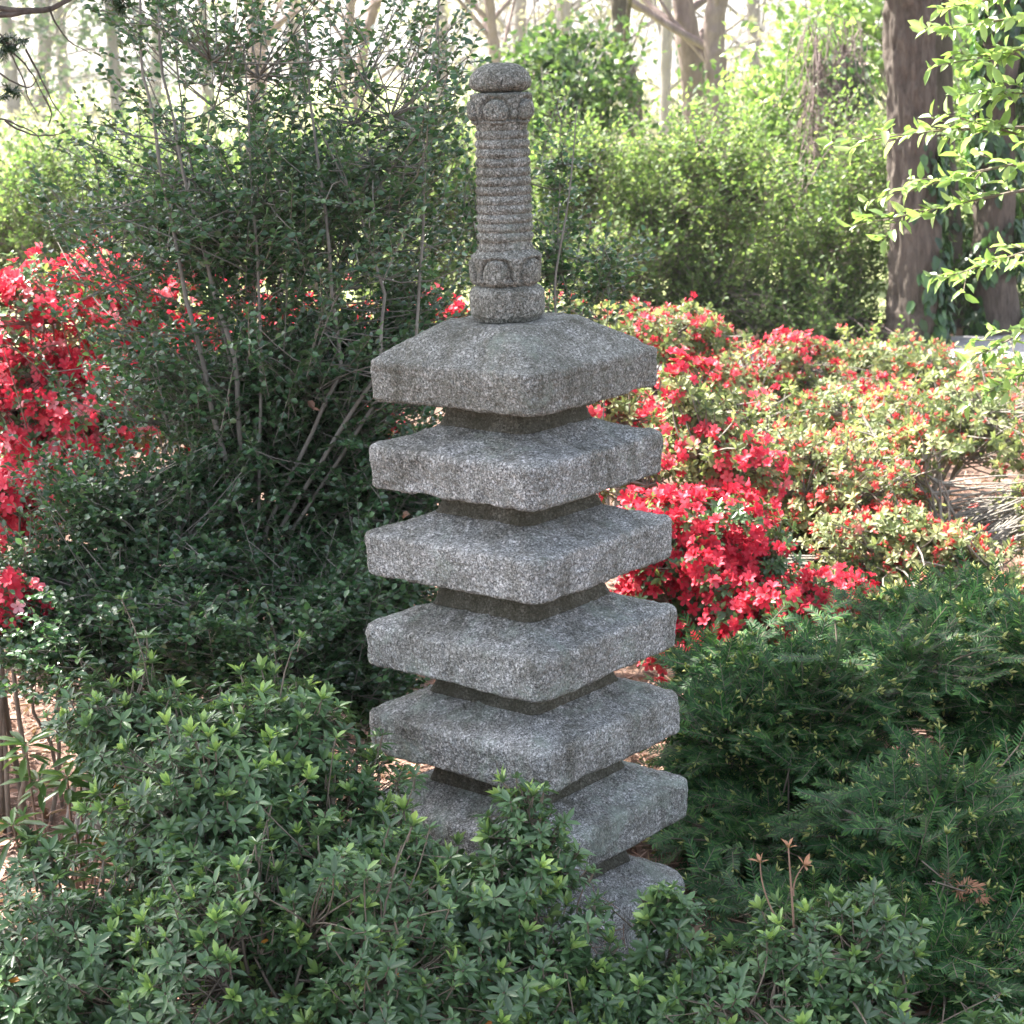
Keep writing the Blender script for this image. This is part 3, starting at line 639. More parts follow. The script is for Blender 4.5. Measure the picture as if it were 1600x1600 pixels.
flowering('coral tinged azalea at the foot of the big trunk', gp(1400, 8.8), [lobe(1400, 580, 8.8, .35, .14), lobe(1500, 600, 8.8, .3, .13), lobe(1300, 560, 8.9, .2, .07)], 1000, .14, .036, 2, 'coral', 'bud', .034, 1., 22, G2, budd=.6)
flowering('pale budding azalea in sun between the red one and the big yew', gp(1260, 5.9), [lobe(1230, 730, 5.9, .22, .14), lobe(1310, 780, 5.8, .25, .16), lobe(1200, 820, 5.8, .2, .12), lobe(1270, 880, 5.6, .3, .1)], 1250, .14, .036, 2, 'coral', 'bud', .025, 1., 30, G2, budd=.45, clump=.62, lv=(.3, 1))
flowering('wide pale budding azalea touching the right edge of the picture', gp(1500, 5.8), [lobe(1480, 730, 5.8, .28, .14), lobe(1570, 820, 5.7, .25, .18), lobe(1430, 860, 5.5, .28, .14), lobe(1520, 900, 5.4, .25, .1), lobe(1380, 690, 6., .18, .08), lobe(1460, 820, 5.9, .2, .12), lobe(1580, 740, 6., .2, .1)], 1750, .1, .036, 2, 'coral', 'bud', .026, 1., 32, G2, budd=.4, clump=.62, lv=(.3, 1))
flowering('budding azalea in half shade behind the right part of the roof', gp(1420, 7.), [lobe(1380, 660, 7., .35, .14), lobe(1540, 660, 7., .35, .16), lobe(1180, 650, 7., .25, .1)], 1100, .14, .036, 2, 'coral', 'bud', .03, 1., 26, G2, budd=.4)

# ---------------------------------------------------------------- 6. green shrubs behind
def backshrub(label, base, lobes, n, leaf='willow', size=.034, tm=None, sub=5, nodes=30, r0=.012, clump=.3, group='green spring shrubs behind the azaleas', vr=(.1, .9), upb=.9, L0=.1, L1=.24, per=6, name='green_shrub', twig='palebark', bs=1.2):
    t = thing(name, label, 'shrub', group); st = Buf(); lf = Buf()
    base = (base[0] * bs, base[1] * bs, 0); lobes = [(np.array([c[0] * bs, c[1] * bs, 1.7 + (c[2] - 1.7) * bs]), r) for c, r in lobes]
    lobes = [(c - UP * r[2] * .1, (r[0] * 1.3, r[1] * 1.5, r[2] * 1.25)) for c, r in lobes]; tp, ce = crown_points(lobes, int(n * .42), .75, clump + .25, 2.6, base[0] * 2); tp[:, 2] += (rng.random(len(tp)) < .12) * rng.random(len(tp)) * .35; tp = tp[tp[:, 2] > .05]; ce = ce[:len(tp)]
    D, s0 = skeleton(st, base, tp, ce, nodes, r0, 5, 0, .15, .0016, kink=.4)
    n = len(tp); D = nrm(D * .5 + UP * upb + .5 * rv(n)); Sx, Dx, Lx = fan(tp, D, sub, L0, L1, 40, .3, .2)
    tubes(st, bez(Sx, Sx + Dx * Lx[:, None] * .5, Sx + Dx * Lx[:, None], np.linspace(0, 1, 3)), np.full((len(Sx), 3), .0012), 3, .5)
    leaves_along(lf, tm or DIAM, Sx, Dx, Lx, per, size, 55, vr, .6, 1.1, jit=.4, sj=.35)
    st.build('stems', M[twig], t); lf.build('foliage', M[leaf], t); seat(t, tuple(base)); return t
backshrub('feathery bright green shrub just right of the finial', gp(930, 9.6), [lobe(900, 260, 9.6, .35, .28), lobe(930, 380, 9.5, .4, .3), lobe(1000, 330, 9.6, .3, .25), lobe(930, 480, 9.5, .35, .15)], 1100)
backshrub('olive green twiggy shrub in the middle distance right of the finial', gp(1090, 9.8), [lobe(1070, 330, 9.8, .4, .3), lobe(1100, 430, 9.6, .5, .25), lobe(1160, 300, 9.9, .35, .25), lobe(1080, 230, 9.9, .35, .2), lobe(1080, 500, 9.5, .45, .14)], 1450)
backshrub('olive green twiggy shrub touching the left side of the big trunk', gp(1290, 10.), [lobe(1280, 380, 10., .45, .35), lobe(1340, 300, 10., .35, .3), lobe(1230, 460, 9.8, .4, .15), lobe(1280, 230, 10., .35, .2), lobe(1300, 500, 9.5, .4, .14)], 1450)
backshrub('low dense green shrub between the big trunk and the ivy trunk', gp(1510, 10.3), [lobe(1500, 420, 10.3, .3, .35), lobe(1560, 500, 10.2, .35, .25), lobe(1590, 330, 10.3, .3, .3)], 800, vr=(0, .6))
backshrub('feathery green shrub at the left edge above the red azalea', gp(60, 9.5), [lobe(40, 280, 9.5, .35, .25), lobe(120, 330, 9.5, .35, .22), lobe(30, 360, 9.4, .3, .15)], 850)
backshrub('pale green shrub seen through the left part of the holly', gp(250, 10.), [lobe(230, 300, 10., .4, .3), lobe(330, 360, 10., .4, .25)], 700)
backshrub('green shrub seen through the middle of the holly', gp(450, 9.8), [lobe(430, 330, 9.8, .4, .3), lobe(530, 280, 9.8, .35, .3)], 700, vr=(0, .7))
backshrub('bright bushy green shrub just left of the finial', gp(670, 9.4), [lobe(640, 270, 9.4, .35, .25), lobe(700, 300, 9.4, .3, .3), lobe(640, 420, 9.3, .4, .2)], 800)
backshrub('sunny yellow green shrub farther back in the middle', gp(1180, 14), [lobe(1050, 290, 14, .8, .4), lobe(1250, 330, 14, .8, .4), lobe(900, 300, 14, .7, .45)], 1200, 'spring', .05, vr=(.1, .9), L0=.12, L1=.22)
backshrub('sunny yellow green shrub farther back at left', gp(250, 14), [lobe(130, 270, 14, .9, .4), lobe(360, 270, 14, .8, .4), lobe(600, 270, 14, .8, .4)], 1200, 'spring', .05, vr=(.0, .7), L0=.12, L1=.22)

# ================================================================== TREES
def poly(pts, k):
    pts = np.array(pts, float); n = len(pts); u = np.linspace(0, n - 1, k); i = np.clip(u.astype(int), 0, n - 2); f = (u - i)[:, None]
    q = pts[i] * (1 - f) + pts[i + 1] * f
    for _ in range(2): q[1:-1] = (q[:-2] + 2 * q[1:-1] + q[2:]) / 4
    return q
def trunkmesh(name, pts, radii, mat, parent, k=90, sides=40, rough=.012, fz=3.):
    q = poly(pts, k); r = np.interp(np.linspace(0, 1, k), np.linspace(0, 1, len(radii)), radii)
    tan = nrm(np.gradient(q, axis=0)); x = nrm(np.cross(tan, np.array([0, 1., 0]))); y = np.cross(tan, x); an = np.arange(sides) / sides * 2 * PI
    Gd = q[:, None] + r[:, None, None] * (np.cos(an)[None, :, None] * x[:, None] + np.sin(an)[None, :, None] * y[:, None])
    nn = nrm(Gd - q[:, None]); pp = Gd * np.array([1, 1, .25]) * (1.3 / max(r.mean(), .03)) * fz / 3
    rd = 1 - np.abs(vn(pp * 1.6)) * 2
    Gd = Gd + nn * ((rd * .5 + .4 * vn(pp * 4) + .8 * vn(Gd * 2.2)) * rough)[..., None]
    b = Buf(); i = np.arange(k - 1)[:, None] * sides; j = np.arange(sides)[None]; j2 = (j + 1) % sides
    b.add(Gd.reshape(-1, 3), np.stack([i + j, i + j2, i + sides + j2, i + sides + j], -1).reshape(-1, 4))
    return b.build(name, mat, parent), q, r
def ivyon(q, r, n, size, parent, side=None, zr=(0, 1)):
    b = Buf(); st = Buf(); k = len(q); u = zr[0] + (zr[1] - zr[0]) * rng.random(n); i = np.clip((u * (k - 1)).astype(int), 0, k - 1)
    a = rng.random(n) * 2 * PI if side is None else side + rng.normal(size=n) * .7
    cl = vn(np.stack([a * .8, u * 14, u * 0], -1)) > -.15; i, a = i[cl], a[cl]; n = len(i)
    o = np.stack([np.cos(a), np.sin(a), np.zeros(n)], -1); pos = q[i] + o * (r[i, None] + .02 + .03 * rng.random((n, 1))); pos[:, 2] += rng.normal(size=n) * .04
    b.inst(*BROAD, pos, frame(nrm(-UP * .8 + .5 * rv(n) + .3 * o), nrm(o + .5 * UP + .3 * rv(n))), size * (.6 + .8 * rng.random(n)), rng.random(n))
    b.build('ivy', M['ivy'], parent)
def limbs(parent, starts, ends, r, mat, sub=4, tw=.5, name='branches', lift=.1):
    """limbs with sub-branches; returns fine twig tips"""
    b = Buf(); s = np.array(starts, float); e = np.array(ends, float); n = len(s); Ln = np.linalg.norm(e - s, axis=1)[:, None]
    c = (s + e) / 2 + rng.normal(size=(n, 3)) * Ln * .1; c[:, 2] += lift * Ln[:, 0]; t = np.linspace(0, 1, 9)
    pts = bez(s, c, e, t); pts += .05 * Ln[:, None] * np.stack([vn(pts * 2.2 + 7 * q) for q in range(3)], -1) * np.sin(t * PI / 2)[None, :, None]
    tubes(b, pts, r * (1 - .8 * t)[None] * np.ones((n, 1)), 7)
    tips = [pts[:, -1]]; cur = pts; rr = r * .45; L_ = Ln
    for g in range(2):
        m, k, _ = cur.shape; i = rng.integers(2 if g == 0 else 1, k, (m, sub)); st_ = np.take_along_axis(cur, i[..., None], 1).reshape(-1, 3)
        dd = nrm(np.repeat(cur[:, -1] - cur[:, 0], sub, 0) / (np.repeat(L_, sub, 0) + 1e-6) + .75 * rv(m * sub) + .25 * UP); L_ = np.repeat(L_, sub, 0) * tw * (.6 + .7 * rng.random((m * sub, 1)))
        en = st_ + dd * L_; cc = (st_ + en) / 2 + .12 * L_ * rv(m * sub); tt = np.linspace(0, 1, 5); cur = bez(st_, cc, en, tt)
        tubes(b, cur, rr * (1 - .75 * tt)[None] * np.ones((len(st_), 1)), 4); rr *= .45; tips.append(cur[:, 2:].reshape(-1, 3))
    b.build(name, mat, parent); return np.concatenate(tips)
def crown(parent, tips, per, spread, size, mat, tm=DIAM, vr=(.1, .9), name='crown', droop=0.):
    b = Buf(); n = len(tips) * per; c = np.repeat(tips, per, 0) + rng.normal(size=(n, 3)) * spread; k = fbm(c * (.6 / spread) * .5 + 3, 2) > -.45; c = c[k]; n = len(c)
    d = nrm(rv(n) + UP * -droop); b.inst(*tm, c, frame(d, nrm(UP * .7 + rv(n))), size * (.6 + .8 * rng.random(n)), vr[0] + (vr[1] - vr[0]) * rng.random(n))
    b.build(name, mat, parent)

# big trunk, right
Yt = 11.3
t = thing('big_tree', 'large dark trunk with furrowed bark and ivy edges standing in the azaleas at right', 'tree')
g0 = np.array(gp(1432, Yt)); g0[2] = -.1
_, q, r = trunkmesh('trunk', [g0, P(1430, 480, Yt), P(1428, 300, Yt), P(1424, 120, Yt), P(1424, -50, Yt), P(1426, -700, Yt), P(1440, -2000, Yt)], [.2, .15, .135, .13, .13, .12, .09], M['bark'], t, 420, 96, .03, 5.)
ivyon(q, r, 1500, .075, t, side=.2, zr=(.06, .4)); 
tp = limbs(t, [P(1400, -10, Yt), P(1440, -900, Yt), P(1430, -1500, Yt), P(1430, -1400, Yt), P(1440, -1900, Yt)], [P(1250, -60, Yt - .6), P(1700, -1500, Yt + .6), P(1100, -2000, Yt + .6), P(1600, -2200, Yt + 1.5), P(1440, -3000, Yt)], .06, M['bark'], 4)
crown(t, tp[tp[:, 2] > 3.4], 10, .35, .12, M['spring'], vr=(.2, .9)); seat(t, tuple(g0))
t = thing('ivy_hung_tree', 'ivy covered trunk near the right edge behind the bright leafy branch', 'tree')
Y2 = 11.6; g0 = np.array(gp(1556, Y2)); g0[2] = -.1
_, q, r = trunkmesh('trunk', [g0, P(1552, 400, Y2), P(1556, 200, Y2), P(1566, 60, Y2), P(1580, -100, Y2), P(1590, -800, Y2)], [.15, .12, .11, .10, .09, .08], M['bark'], t, 130, 40, .02)
ivyon(q, r, 3200, .07, t, zr=(0, .75)); seat(t, tuple(g0))
t = thing('slim_dark_tree', 'narrow shadowed trunk standing just behind the right side of the big trunk', 'tree')
Y3 = 12.2; g0 = np.array(gp(1478, Y3)); g0[2] = -.1
_, q, r = trunkmesh('trunk', [g0, P(1478, 400, Y3), P(1470, 250, Y3), P(1462, 0, Y3), P(1460, -700, Y3)], [.13, .11, .09, .08, .06], M['bark'], t, 80, 28, .012); ivyon(q, r, 500, .06, t, zr=(0, .5)); seat(t, tuple(g0))

def pole(label, name, Y, pts, radii, mat='palebark', ivy=0, lim=None, cr=None, group='bare woodland trunks beyond the shrubs', rough=.02):
    t = thing(name, label, 'tree', group); g = P(pts[0][0], pts[0][1], Y); g[2] = -.1; pp = [g] + [P(a, b_, Y) for a, b_ in pts if P(a, b_, Y)[2] > .1]
    _, q, r = trunkmesh('trunk', pp, radii, M[mat], t, 90, 20, rough)
    if ivy: ivyon(q, r, ivy, .1, t, zr=(0, .6))
    if lim:
        i = rng.integers(int(len(q) * lim.get('lo', .35)), len(q), lim['n']); s = q[i]; d = nrm(rv(lim['n']) * np.array([1, .7, .5]) + UP * .7)
        tp = limbs(t, s, s + d * lim['len'] * (.6 + .8 * rng.random((lim['n'], 1))), lim['r'], M[mat], lim.get('sub', 4))
        if cr: crown(t, tp, cr['per'], cr['sp'], cr['size'], M[cr['mat']], vr=cr.get('vr', (.1, .9)), tm=cr.get('tm', DIAM))
    seat(t, tuple(g)); return t
pole('pinkish trunk leaning left in the gap above the right of the roof', 'leaning_tree', 19, [(990, 200), (988, 150), (975, 90), (966, 0), (960, -300), (950, -800)], [.085, .08, .075, .07, .07, .05], 'bark', lim=dict(n=7, len=2.2, r=.03, lo=.5), cr=dict(per=4, sp=.25, size=.11, mat='willow'))
pole('pale pink twisted trunk left of its twin in the upper centre right', 'twisted_tree', 20, [(1088, 260), (1085, 200), (1082, 100), (1066, 0), (1040, -300), (1020, -900)], [.12, .11, .11, .10, .09, .07], ivy=90, rough=.03, lim=dict(n=8, len=2.5, r=.045, lo=.45), cr=dict(per=3, sp=.3, size=.12, mat='faded'))
pole('pale pink trunk with rough flaking bark right of its twin', 'twisted_tree', 19.5, [(1128, 260), (1124, 190), (1118, 110), (1116, 30), (1130, -60), (1150, -700)], [.12, .10, .10, .10, .09, .07], ivy=90, rough=.03, lim=dict(n=8, len=2.5, r=.045, lo=.45), cr=dict(per=3, sp=.3, size=.12, mat='faded'))
pole('slender white trunk showing through the holly near top centre left', 'slender_tree', 26, [(560, 190), (558, 140), (570, 60), (600, -40), (620, -600)], [.09, .08, .07, .07, .05], lim=dict(n=10, len=2, r=.03, lo=.3), cr=dict(per=2, sp=.3, size=.12, mat='faded'))
pole('slender pale trunk leaning right behind the holly top', 'slender_tree', 25, [(536, 200), (536, 110), (548, 20), (560, -300), (570, -700)], [.06, .06, .05, .05, .04], lim=dict(n=8, len=1.8, r=.025, lo=.3))
pole('thick pale forked trunk dim behind the left holly stems', 'slender_tree', 28, [(402, 240), (402, 120), (400, 30), (395, -200), (380, -600)], [.16, .14, .13, .11, .08], lim=dict(n=9, len=2.4, r=.04, lo=.3), cr=dict(per=2, sp=.3, size=.12, mat='faded'))
pole('bare branching tree left above the finial', 'bare_tree', 24, [(775, 180), (775, 100), (770, 60), (765, 10), (750, -150), (745, -500)], [.09, .08, .07, .06, .05, .04], lim=dict(n=12, len=2.2, r=.03, lo=.15, sub=5), cr=dict(per=2, sp=.25, size=.1, mat='faded'))
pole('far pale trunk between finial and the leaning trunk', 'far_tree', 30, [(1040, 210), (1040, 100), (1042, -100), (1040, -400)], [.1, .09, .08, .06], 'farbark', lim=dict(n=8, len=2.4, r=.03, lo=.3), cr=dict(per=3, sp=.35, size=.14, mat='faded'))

def leaftree(label, name, Y, px_, lobes, n, mat, size, per=8, spread=.2, tr=.08, bark='farbark', group='leafy trees beyond the shrubs', vr=(.1, .9), tm=DIAM):
    t = thing(name, label, 'tree', group); g = np.array(gp(px_, Y)); g[2] = -.1
    L_ = [lobe(*l) for l in lobes]; tp, ce = crown_points(L_, n, .5, .35, 1.2, px_ * .1)
    top = max(L_, key=lambda l: l[0][2])[0]
    trunkmesh('trunk', [g, (g + top) / 2 + np.array([.1, 0, 0]), top], [tr, tr * .7, tr * .3], M[bark], t, 40, 12, .01)
    b = Buf(); k = min(60, n); kk = rng.choice(n, k, replace=False); u = rng.random((k, 1)) * .6 + .3; s0 = g + (top - g) * u; s0[:, 2] = np.minimum(s0[:, 2], tp[kk, 2])
    tt = np.linspace(0, 1, 6); tubes(b, bez(s0, (s0 + tp[kk]) / 2 + .1 * rv(k), tp[kk], tt), tr * .3 * (1 - .8 * tt)[None] * np.ones((k, 1)), 4); b.build('branches', M[bark], t)
    crown(t, tp, per, spread, size, M[mat], tm, vr); seat(t, tuple(g))
leaftree('luminous light green young tree between the pale trunks and big trunk', 'young_tree', 14.5, 1230, [(1230, 170, 14.5, .55, .42), (1180, 260, 14.3, .4, .3), (1290, 110, 14.6, .35, .35), (1200, 330, 14.3, .45, .25), (1320, 270, 14.5, .35, .4)], 1100, 'spring', .065, 9, .1)
leaftree('grey green evergreen right behind the top of the finial', 'evergreen_tree', 17, 860, [(850, 140, 17, .55, .35), (900, 90, 17, .45, .3), (930, 160, 17.2, .3, .4), (820, 200, 17, .4, .25)], 700, 'evergreen', .075, 9, .12)
leaftree('dark ivy clad snag left of the big trunk', 'snag_tree', 13, 1315, [(1312, 150, 13, .16, .5), (1318, 70, 13, .15, .25), (1322, 260, 13, .14, .3)], 330, 'ivy', .06, 6, .06, .07, 'bark')
leaftree('glowing green tree at the top right corner', 'corner_tree', 15, 1560, [(1540, 60, 15, .5, .45), (1610, 160, 15, .5, .4), (1500, 200, 15, .4, .4)], 700, 'spring', .07, 7, .14, vr=(.0, .6))
leaftree('soft green tree behind the big trunk near the top', 'soft_tree', 20, 1380, [(1380, 60, 20, .8, .5), (1300, 30, 20, .5, .4), (1500, 0, 20, 1., .7)], 450, 'spring', .1, 7, .2)
# hanging dry vines over the snag
t = thing('hanging_vine', 'tangle of dry hanging vines over the ivy clad snag', 'vine'); b = Buf(); n = 190
s_ = np.array([P(1250 + 100 * rng.random(), 20 + 160 * rng.random(), 12.85 + .1 * rng.random()) for _ in range(n)]); e_ = s_ + np.stack([rng.normal(size=n) * .12, rng.normal(size=n) * .1, -.15 - .5 * rng.random(n)], -1)
tubes(b, bez(s_, (s_ + e_) / 2 + .08 * rng.normal(size=(n, 3)), e_, np.linspace(0, 1, 7)), np.full((n, 7), .0035), 3); b.build('stems', M['palebark'], t)

# far conifers and woods, each its own tree
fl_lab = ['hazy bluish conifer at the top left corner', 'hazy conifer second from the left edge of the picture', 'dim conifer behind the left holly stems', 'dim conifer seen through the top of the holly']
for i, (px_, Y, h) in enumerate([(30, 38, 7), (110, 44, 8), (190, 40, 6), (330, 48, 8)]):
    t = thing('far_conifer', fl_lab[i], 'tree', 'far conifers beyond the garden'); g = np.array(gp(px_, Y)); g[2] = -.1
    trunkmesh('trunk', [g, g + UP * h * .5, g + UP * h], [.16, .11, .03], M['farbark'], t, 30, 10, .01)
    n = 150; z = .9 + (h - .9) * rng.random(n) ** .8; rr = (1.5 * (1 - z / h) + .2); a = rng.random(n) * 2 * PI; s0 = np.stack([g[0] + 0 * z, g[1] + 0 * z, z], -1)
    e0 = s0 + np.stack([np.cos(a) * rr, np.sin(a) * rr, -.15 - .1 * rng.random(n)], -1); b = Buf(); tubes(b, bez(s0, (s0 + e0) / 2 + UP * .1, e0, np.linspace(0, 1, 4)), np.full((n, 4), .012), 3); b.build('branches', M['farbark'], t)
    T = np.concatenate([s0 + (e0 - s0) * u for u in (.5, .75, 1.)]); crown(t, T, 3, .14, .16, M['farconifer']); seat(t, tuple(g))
whats = ['behind the finial', 'left of the finial', 'over the left shrubs', 'between the two pale trunks', 'right of the pale trunks', 'behind the big trunk', 'at the far right', 'over the leftmost shrub', 'behind the tall holly', 'behind the leaning trunk', 'right of the bare branching tree', 'beyond the corner tree']
wx = [810, 690, 240, 1105, 1190, 1400, 1560, 60, 460, 980, 870, 1640]
for i, (w_, x_) in enumerate(zip(whats, wx)):
    Y = 34 + 9 * rng.random() + 4 * (i % 3)
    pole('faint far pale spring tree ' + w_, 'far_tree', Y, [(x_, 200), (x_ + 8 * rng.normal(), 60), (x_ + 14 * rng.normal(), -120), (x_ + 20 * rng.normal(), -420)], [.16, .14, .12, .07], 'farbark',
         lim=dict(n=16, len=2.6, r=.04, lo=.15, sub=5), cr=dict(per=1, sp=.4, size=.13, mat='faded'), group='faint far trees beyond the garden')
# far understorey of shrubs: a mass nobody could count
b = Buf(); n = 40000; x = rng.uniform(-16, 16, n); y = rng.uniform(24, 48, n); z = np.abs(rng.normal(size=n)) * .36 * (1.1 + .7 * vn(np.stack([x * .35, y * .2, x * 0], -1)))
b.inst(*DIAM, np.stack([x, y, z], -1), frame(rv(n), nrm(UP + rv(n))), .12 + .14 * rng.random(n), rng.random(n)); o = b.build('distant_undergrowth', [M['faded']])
tag(o, 'pale blurred undergrowth of the far wood behind the garden', 'undergrowth', kind='stuff')

# ---------------------------------------------------------------- right tree whose branch hangs in
t = thing('overhanging_tree', 'tree reaching in from the right with drooping sprays of bright sunlit leaves', 'tree')
Yd = 4.6; g0 = np.array([3.1, 5.2, -.1]); b0 = g0 + UP * 1.2
trunkmesh('trunk', [g0, g0 + np.array([-.05, 0, 1.5]), g0 + np.array([-.2, 0, 3.4]), g0 + np.array([-.2, 0, 4.6])], [.1, .08, .06, .03], M['bark'], t, 60, 18, .006)
lim_ = [((1640, 200), (1480, 195), (1345, 222)), ((1640, 250), (1520, 262), (1405, 305)), ((1640, 290), (1500, 315), (1380, 345)), ((1660, 20), (1570, 30), (1470, 45)), ((1640, 70), (1580, 80), (1510, 95)),
        ((1650, 500), (1590, 520), (1545, 550)), ((1650, 560), (1610, 575), (1565, 605)), ((1650, 380), (1580, 400), (1490, 430)), ((1650, 150), (1600, 140), (1540, 150)), ((1660, 230), (1610, 215), (1500, 185)), ((1660, -20), (1580, -10), (1500, 10))]
b = Buf(); lf = Buf(); p0 = []; p1 = []; p2 = []
for k, (a, c, e) in enumerate(lim_):
    yy = Yd + .5 * rng.random() - .2; p0.append(P(*a, yy)); p1.append(P(*c, yy)); p2.append(P(*e, yy - .08))
p0, p1, p2 = map(np.array, (p0, p1, p2)); m = len(p0); root = np.tile(g0 + np.array([-.1, 0, 2.2]), (m, 1)); root[:, 2] += rng.random(m) * .8
tubes(b, bez(root, (root + p0) / 2 + .15 * UP, p0, np.linspace(0, 1, 8)), .009 * np.linspace(1.6, .6, 8)[None] * np.ones((m, 1)), 5)
tt = np.linspace(0, 1, 10); br = bez(p0, p1, p2, tt); tubes(b, br, .0042 * (1.1 - .8 * tt)[None] * np.ones((m, 1)), 5)
S1 = br[:, 2::2].reshape(-1, 3); Dm = nrm(np.repeat(p2 - p0, 4, 0)); Sx, Dx, Lx = fan(S1 + Dm * .02, Dm, 2, .05, .12, 50, .25, .03)
tubes(b, bez(Sx, Sx + Dx * Lx[:, None] * .5 + UP * .004, Sx + Dx * Lx[:, None], np.linspace(0, 1, 3)), np.full((len(Sx), 3), .0012), 3)
leaves_along(lf, BROAD, Sx, Dx, Lx, 4, .038, 50, (.1, .95), 1.1, .8, jit=.3, sj=.35)
whorl(lf, BROAD, Sx + Dx * Lx[:, None], Dx, 2, .040, (20, 60), (.2, 1.), wid=.8)
b.build('branches', M['twig'], t); lf.build('foliage', M['dogwood'], t)
# its crown above the picture
tp = limbs(t, [g0 + UP * 3.2] * 6, [g0 + np.array([dx, dy, dz]) for dx, dy, dz in ((-1.2, .6, 4.6), (1, 1, 5), (1.2, -.6, 4.6), (0, .3, 5.6), (.4, -1.2, 4.8), (-.4, 1.3, 5.2))], .035, M['bark'], 4, name='limbs')
crown(t, tp, 6, .18, .09, M['dogwood'], BROAD); seat(t, tuple(g0))

# ---------------------------------------------------------------- left conifer: shades the pagoda, one low branch in view
t = thing('old_conifer', 'old conifer whose bare drooping branch with dark needle tufts hangs into the top left', 'tree')
g0 = np.array([-2.9, 5.6, -.1])
trunkmesh('trunk', [g0, g0 + UP * 2.5, g0 + UP * 5, g0 + UP * 7.5], [.22, .19, .15, .06], M['bark'], t, 120, 30, .015)
b = Buf(); lf = Buf(); Yb = 4.0
lines = [[(-60, 30), (40, 18), (85, 14), (110, 0)], [(-60, 5), (30, 16), (90, 12), (120, -12)], [(80, 15), (95, 55), (140, 85)], [(-20, 50), (20, 80), (50, 110), (66, 150)], [(-20, 40), (10, 60), (30, 120), (60, 180)], [(-30, 180), (20, 190), (50, 205), (70, 225)],
         [(40, 80), (65, 120), (80, 160), (100, 185)], [(-20, 100), (20, 130), (45, 140), (60, 125)], [(-20, 60), (20, 70), (45, 62)], [(10, 190), (40, 210), (90, 215), (110, 200)], [(66, 150), (80, 175), (75, 200)], [(170, -30), (185, 0), (200, 12)], [(190, -30), (195, 0), (180, 16)]]
for k, l in enumerate(lines):
    q = poly([P(a, c, Yb) for a, c in l], 12)[None]; q = q + .004 * np.stack([vn(q * 40 + 9 * c) for c in range(3)], -1); tubes(b, q, (.007 if k < 2 else .0022) * np.linspace(1.1, .45, 12)[None], 6)
q = poly([g0 + UP * 2.9, g0 + np.array([.5, -.7, 2.35]), P(-60, 18, Yb)], 14)[None]; tubes(b, q, np.linspace(.022, .008, 14)[None], 8)
tuft = np.array([P(a, c, Yb) for a, c in [(8, 60), (22, 72), (5, 85), (35, 64), (12, 140), (25, 145), (5, 150), (180, 4), (196, 8), (188, 14), (172, -4), (0, 66), (14, 78)]]); n = len(tuft)
D = nrm(rv(n) * .6 + np.array([.6, 0, -.1])); Sx, Dx, Lx = fan(tuft, D, 3, .015, .03, 45, .3, .02); leaves_along(lf, NEED, Sx, Dx, Lx, 12, .014, 55, (.1, 1), .5, 1.2, jit=.35, both=True)
b.build('low_branch', M['bark'], t); lf.build('needle_tufts', M['hemlock'], t)
# unseen crown shaped for its shade: sprays kept where their shadow should fall
n = 15000
cz = rng.uniform(3.6, 7.2, n); tgt = np.stack([rng.uniform(-2.6, 3.4, n), rng.uniform(1.6, 5.6, n), np.full(n, .9)], -1)
c = tgt + TO_SUN[None] * ((cz - .9) / TO_SUN[2])[:, None]
x, y = tgt[:, 0], tgt[:, 1]
def smooth(a, lo, hi): return np.clip((a - lo) / (hi - lo), 0, 1)
dens = smooth(x + .0 * y, -.95, -.35) * (1 - smooth(y, 4.3, 5.0)) * smooth(y, 1.5, 2.2)
dens = np.maximum(dens, .55 * (1 - smooth(y, 3.3, 3.7)) * (x < -.4))
dens = np.where((x > 1.0) & (y > 3.7), 0, dens)
hole = vn(np.stack([x * 3.1, y * 3.1, x * 0 + 4], -1)) * .55 + .5 * vn(np.stack([x * 8, y * 8, x * 0], -1))
far = smooth(np.hypot((x - PX) * .9, y - PY), .38, .62) * (y > 2.2)
hole = .62 * vn(np.stack([x * 2.6, y * 2.6, x * 0 + 4], -1)) + .5 * vn(np.stack([x * 6, y * 6, x * 0], -1))
keep = (rng.random(n) < dens) & (hole < .52 - .42 * far)
c = c[keep]; n = len(c); lf = Buf()
lf.inst(*DIAM, c, frame(nrm(rv(n) * np.array([1, 1, .25])), nrm(UP * 1.2 + .6 * rv(n))), .12 + .07 * rng.random(n), rng.random(n))
k = rng.choice(n, 130, replace=False); e0 = c[k]; s0 = g0 + UP * (2.9 + 4.2 * rng.random((130, 1))); b = Buf()
s0[:, 2] = np.clip(e0[:, 2] - .4 * rng.random(130), 2.8, 7.2); tubes(b, bez(s0, (s0 + e0) / 2 + UP * .25, e0, np.linspace(0, 1, 9)), .028 * np.linspace(1, .2, 9)[None] * np.ones((130, 1)), 5); b.build('limbs', M['bark'], t)
lf.build('crown', M['hemlock'], t); seat(t, tuple(g0))

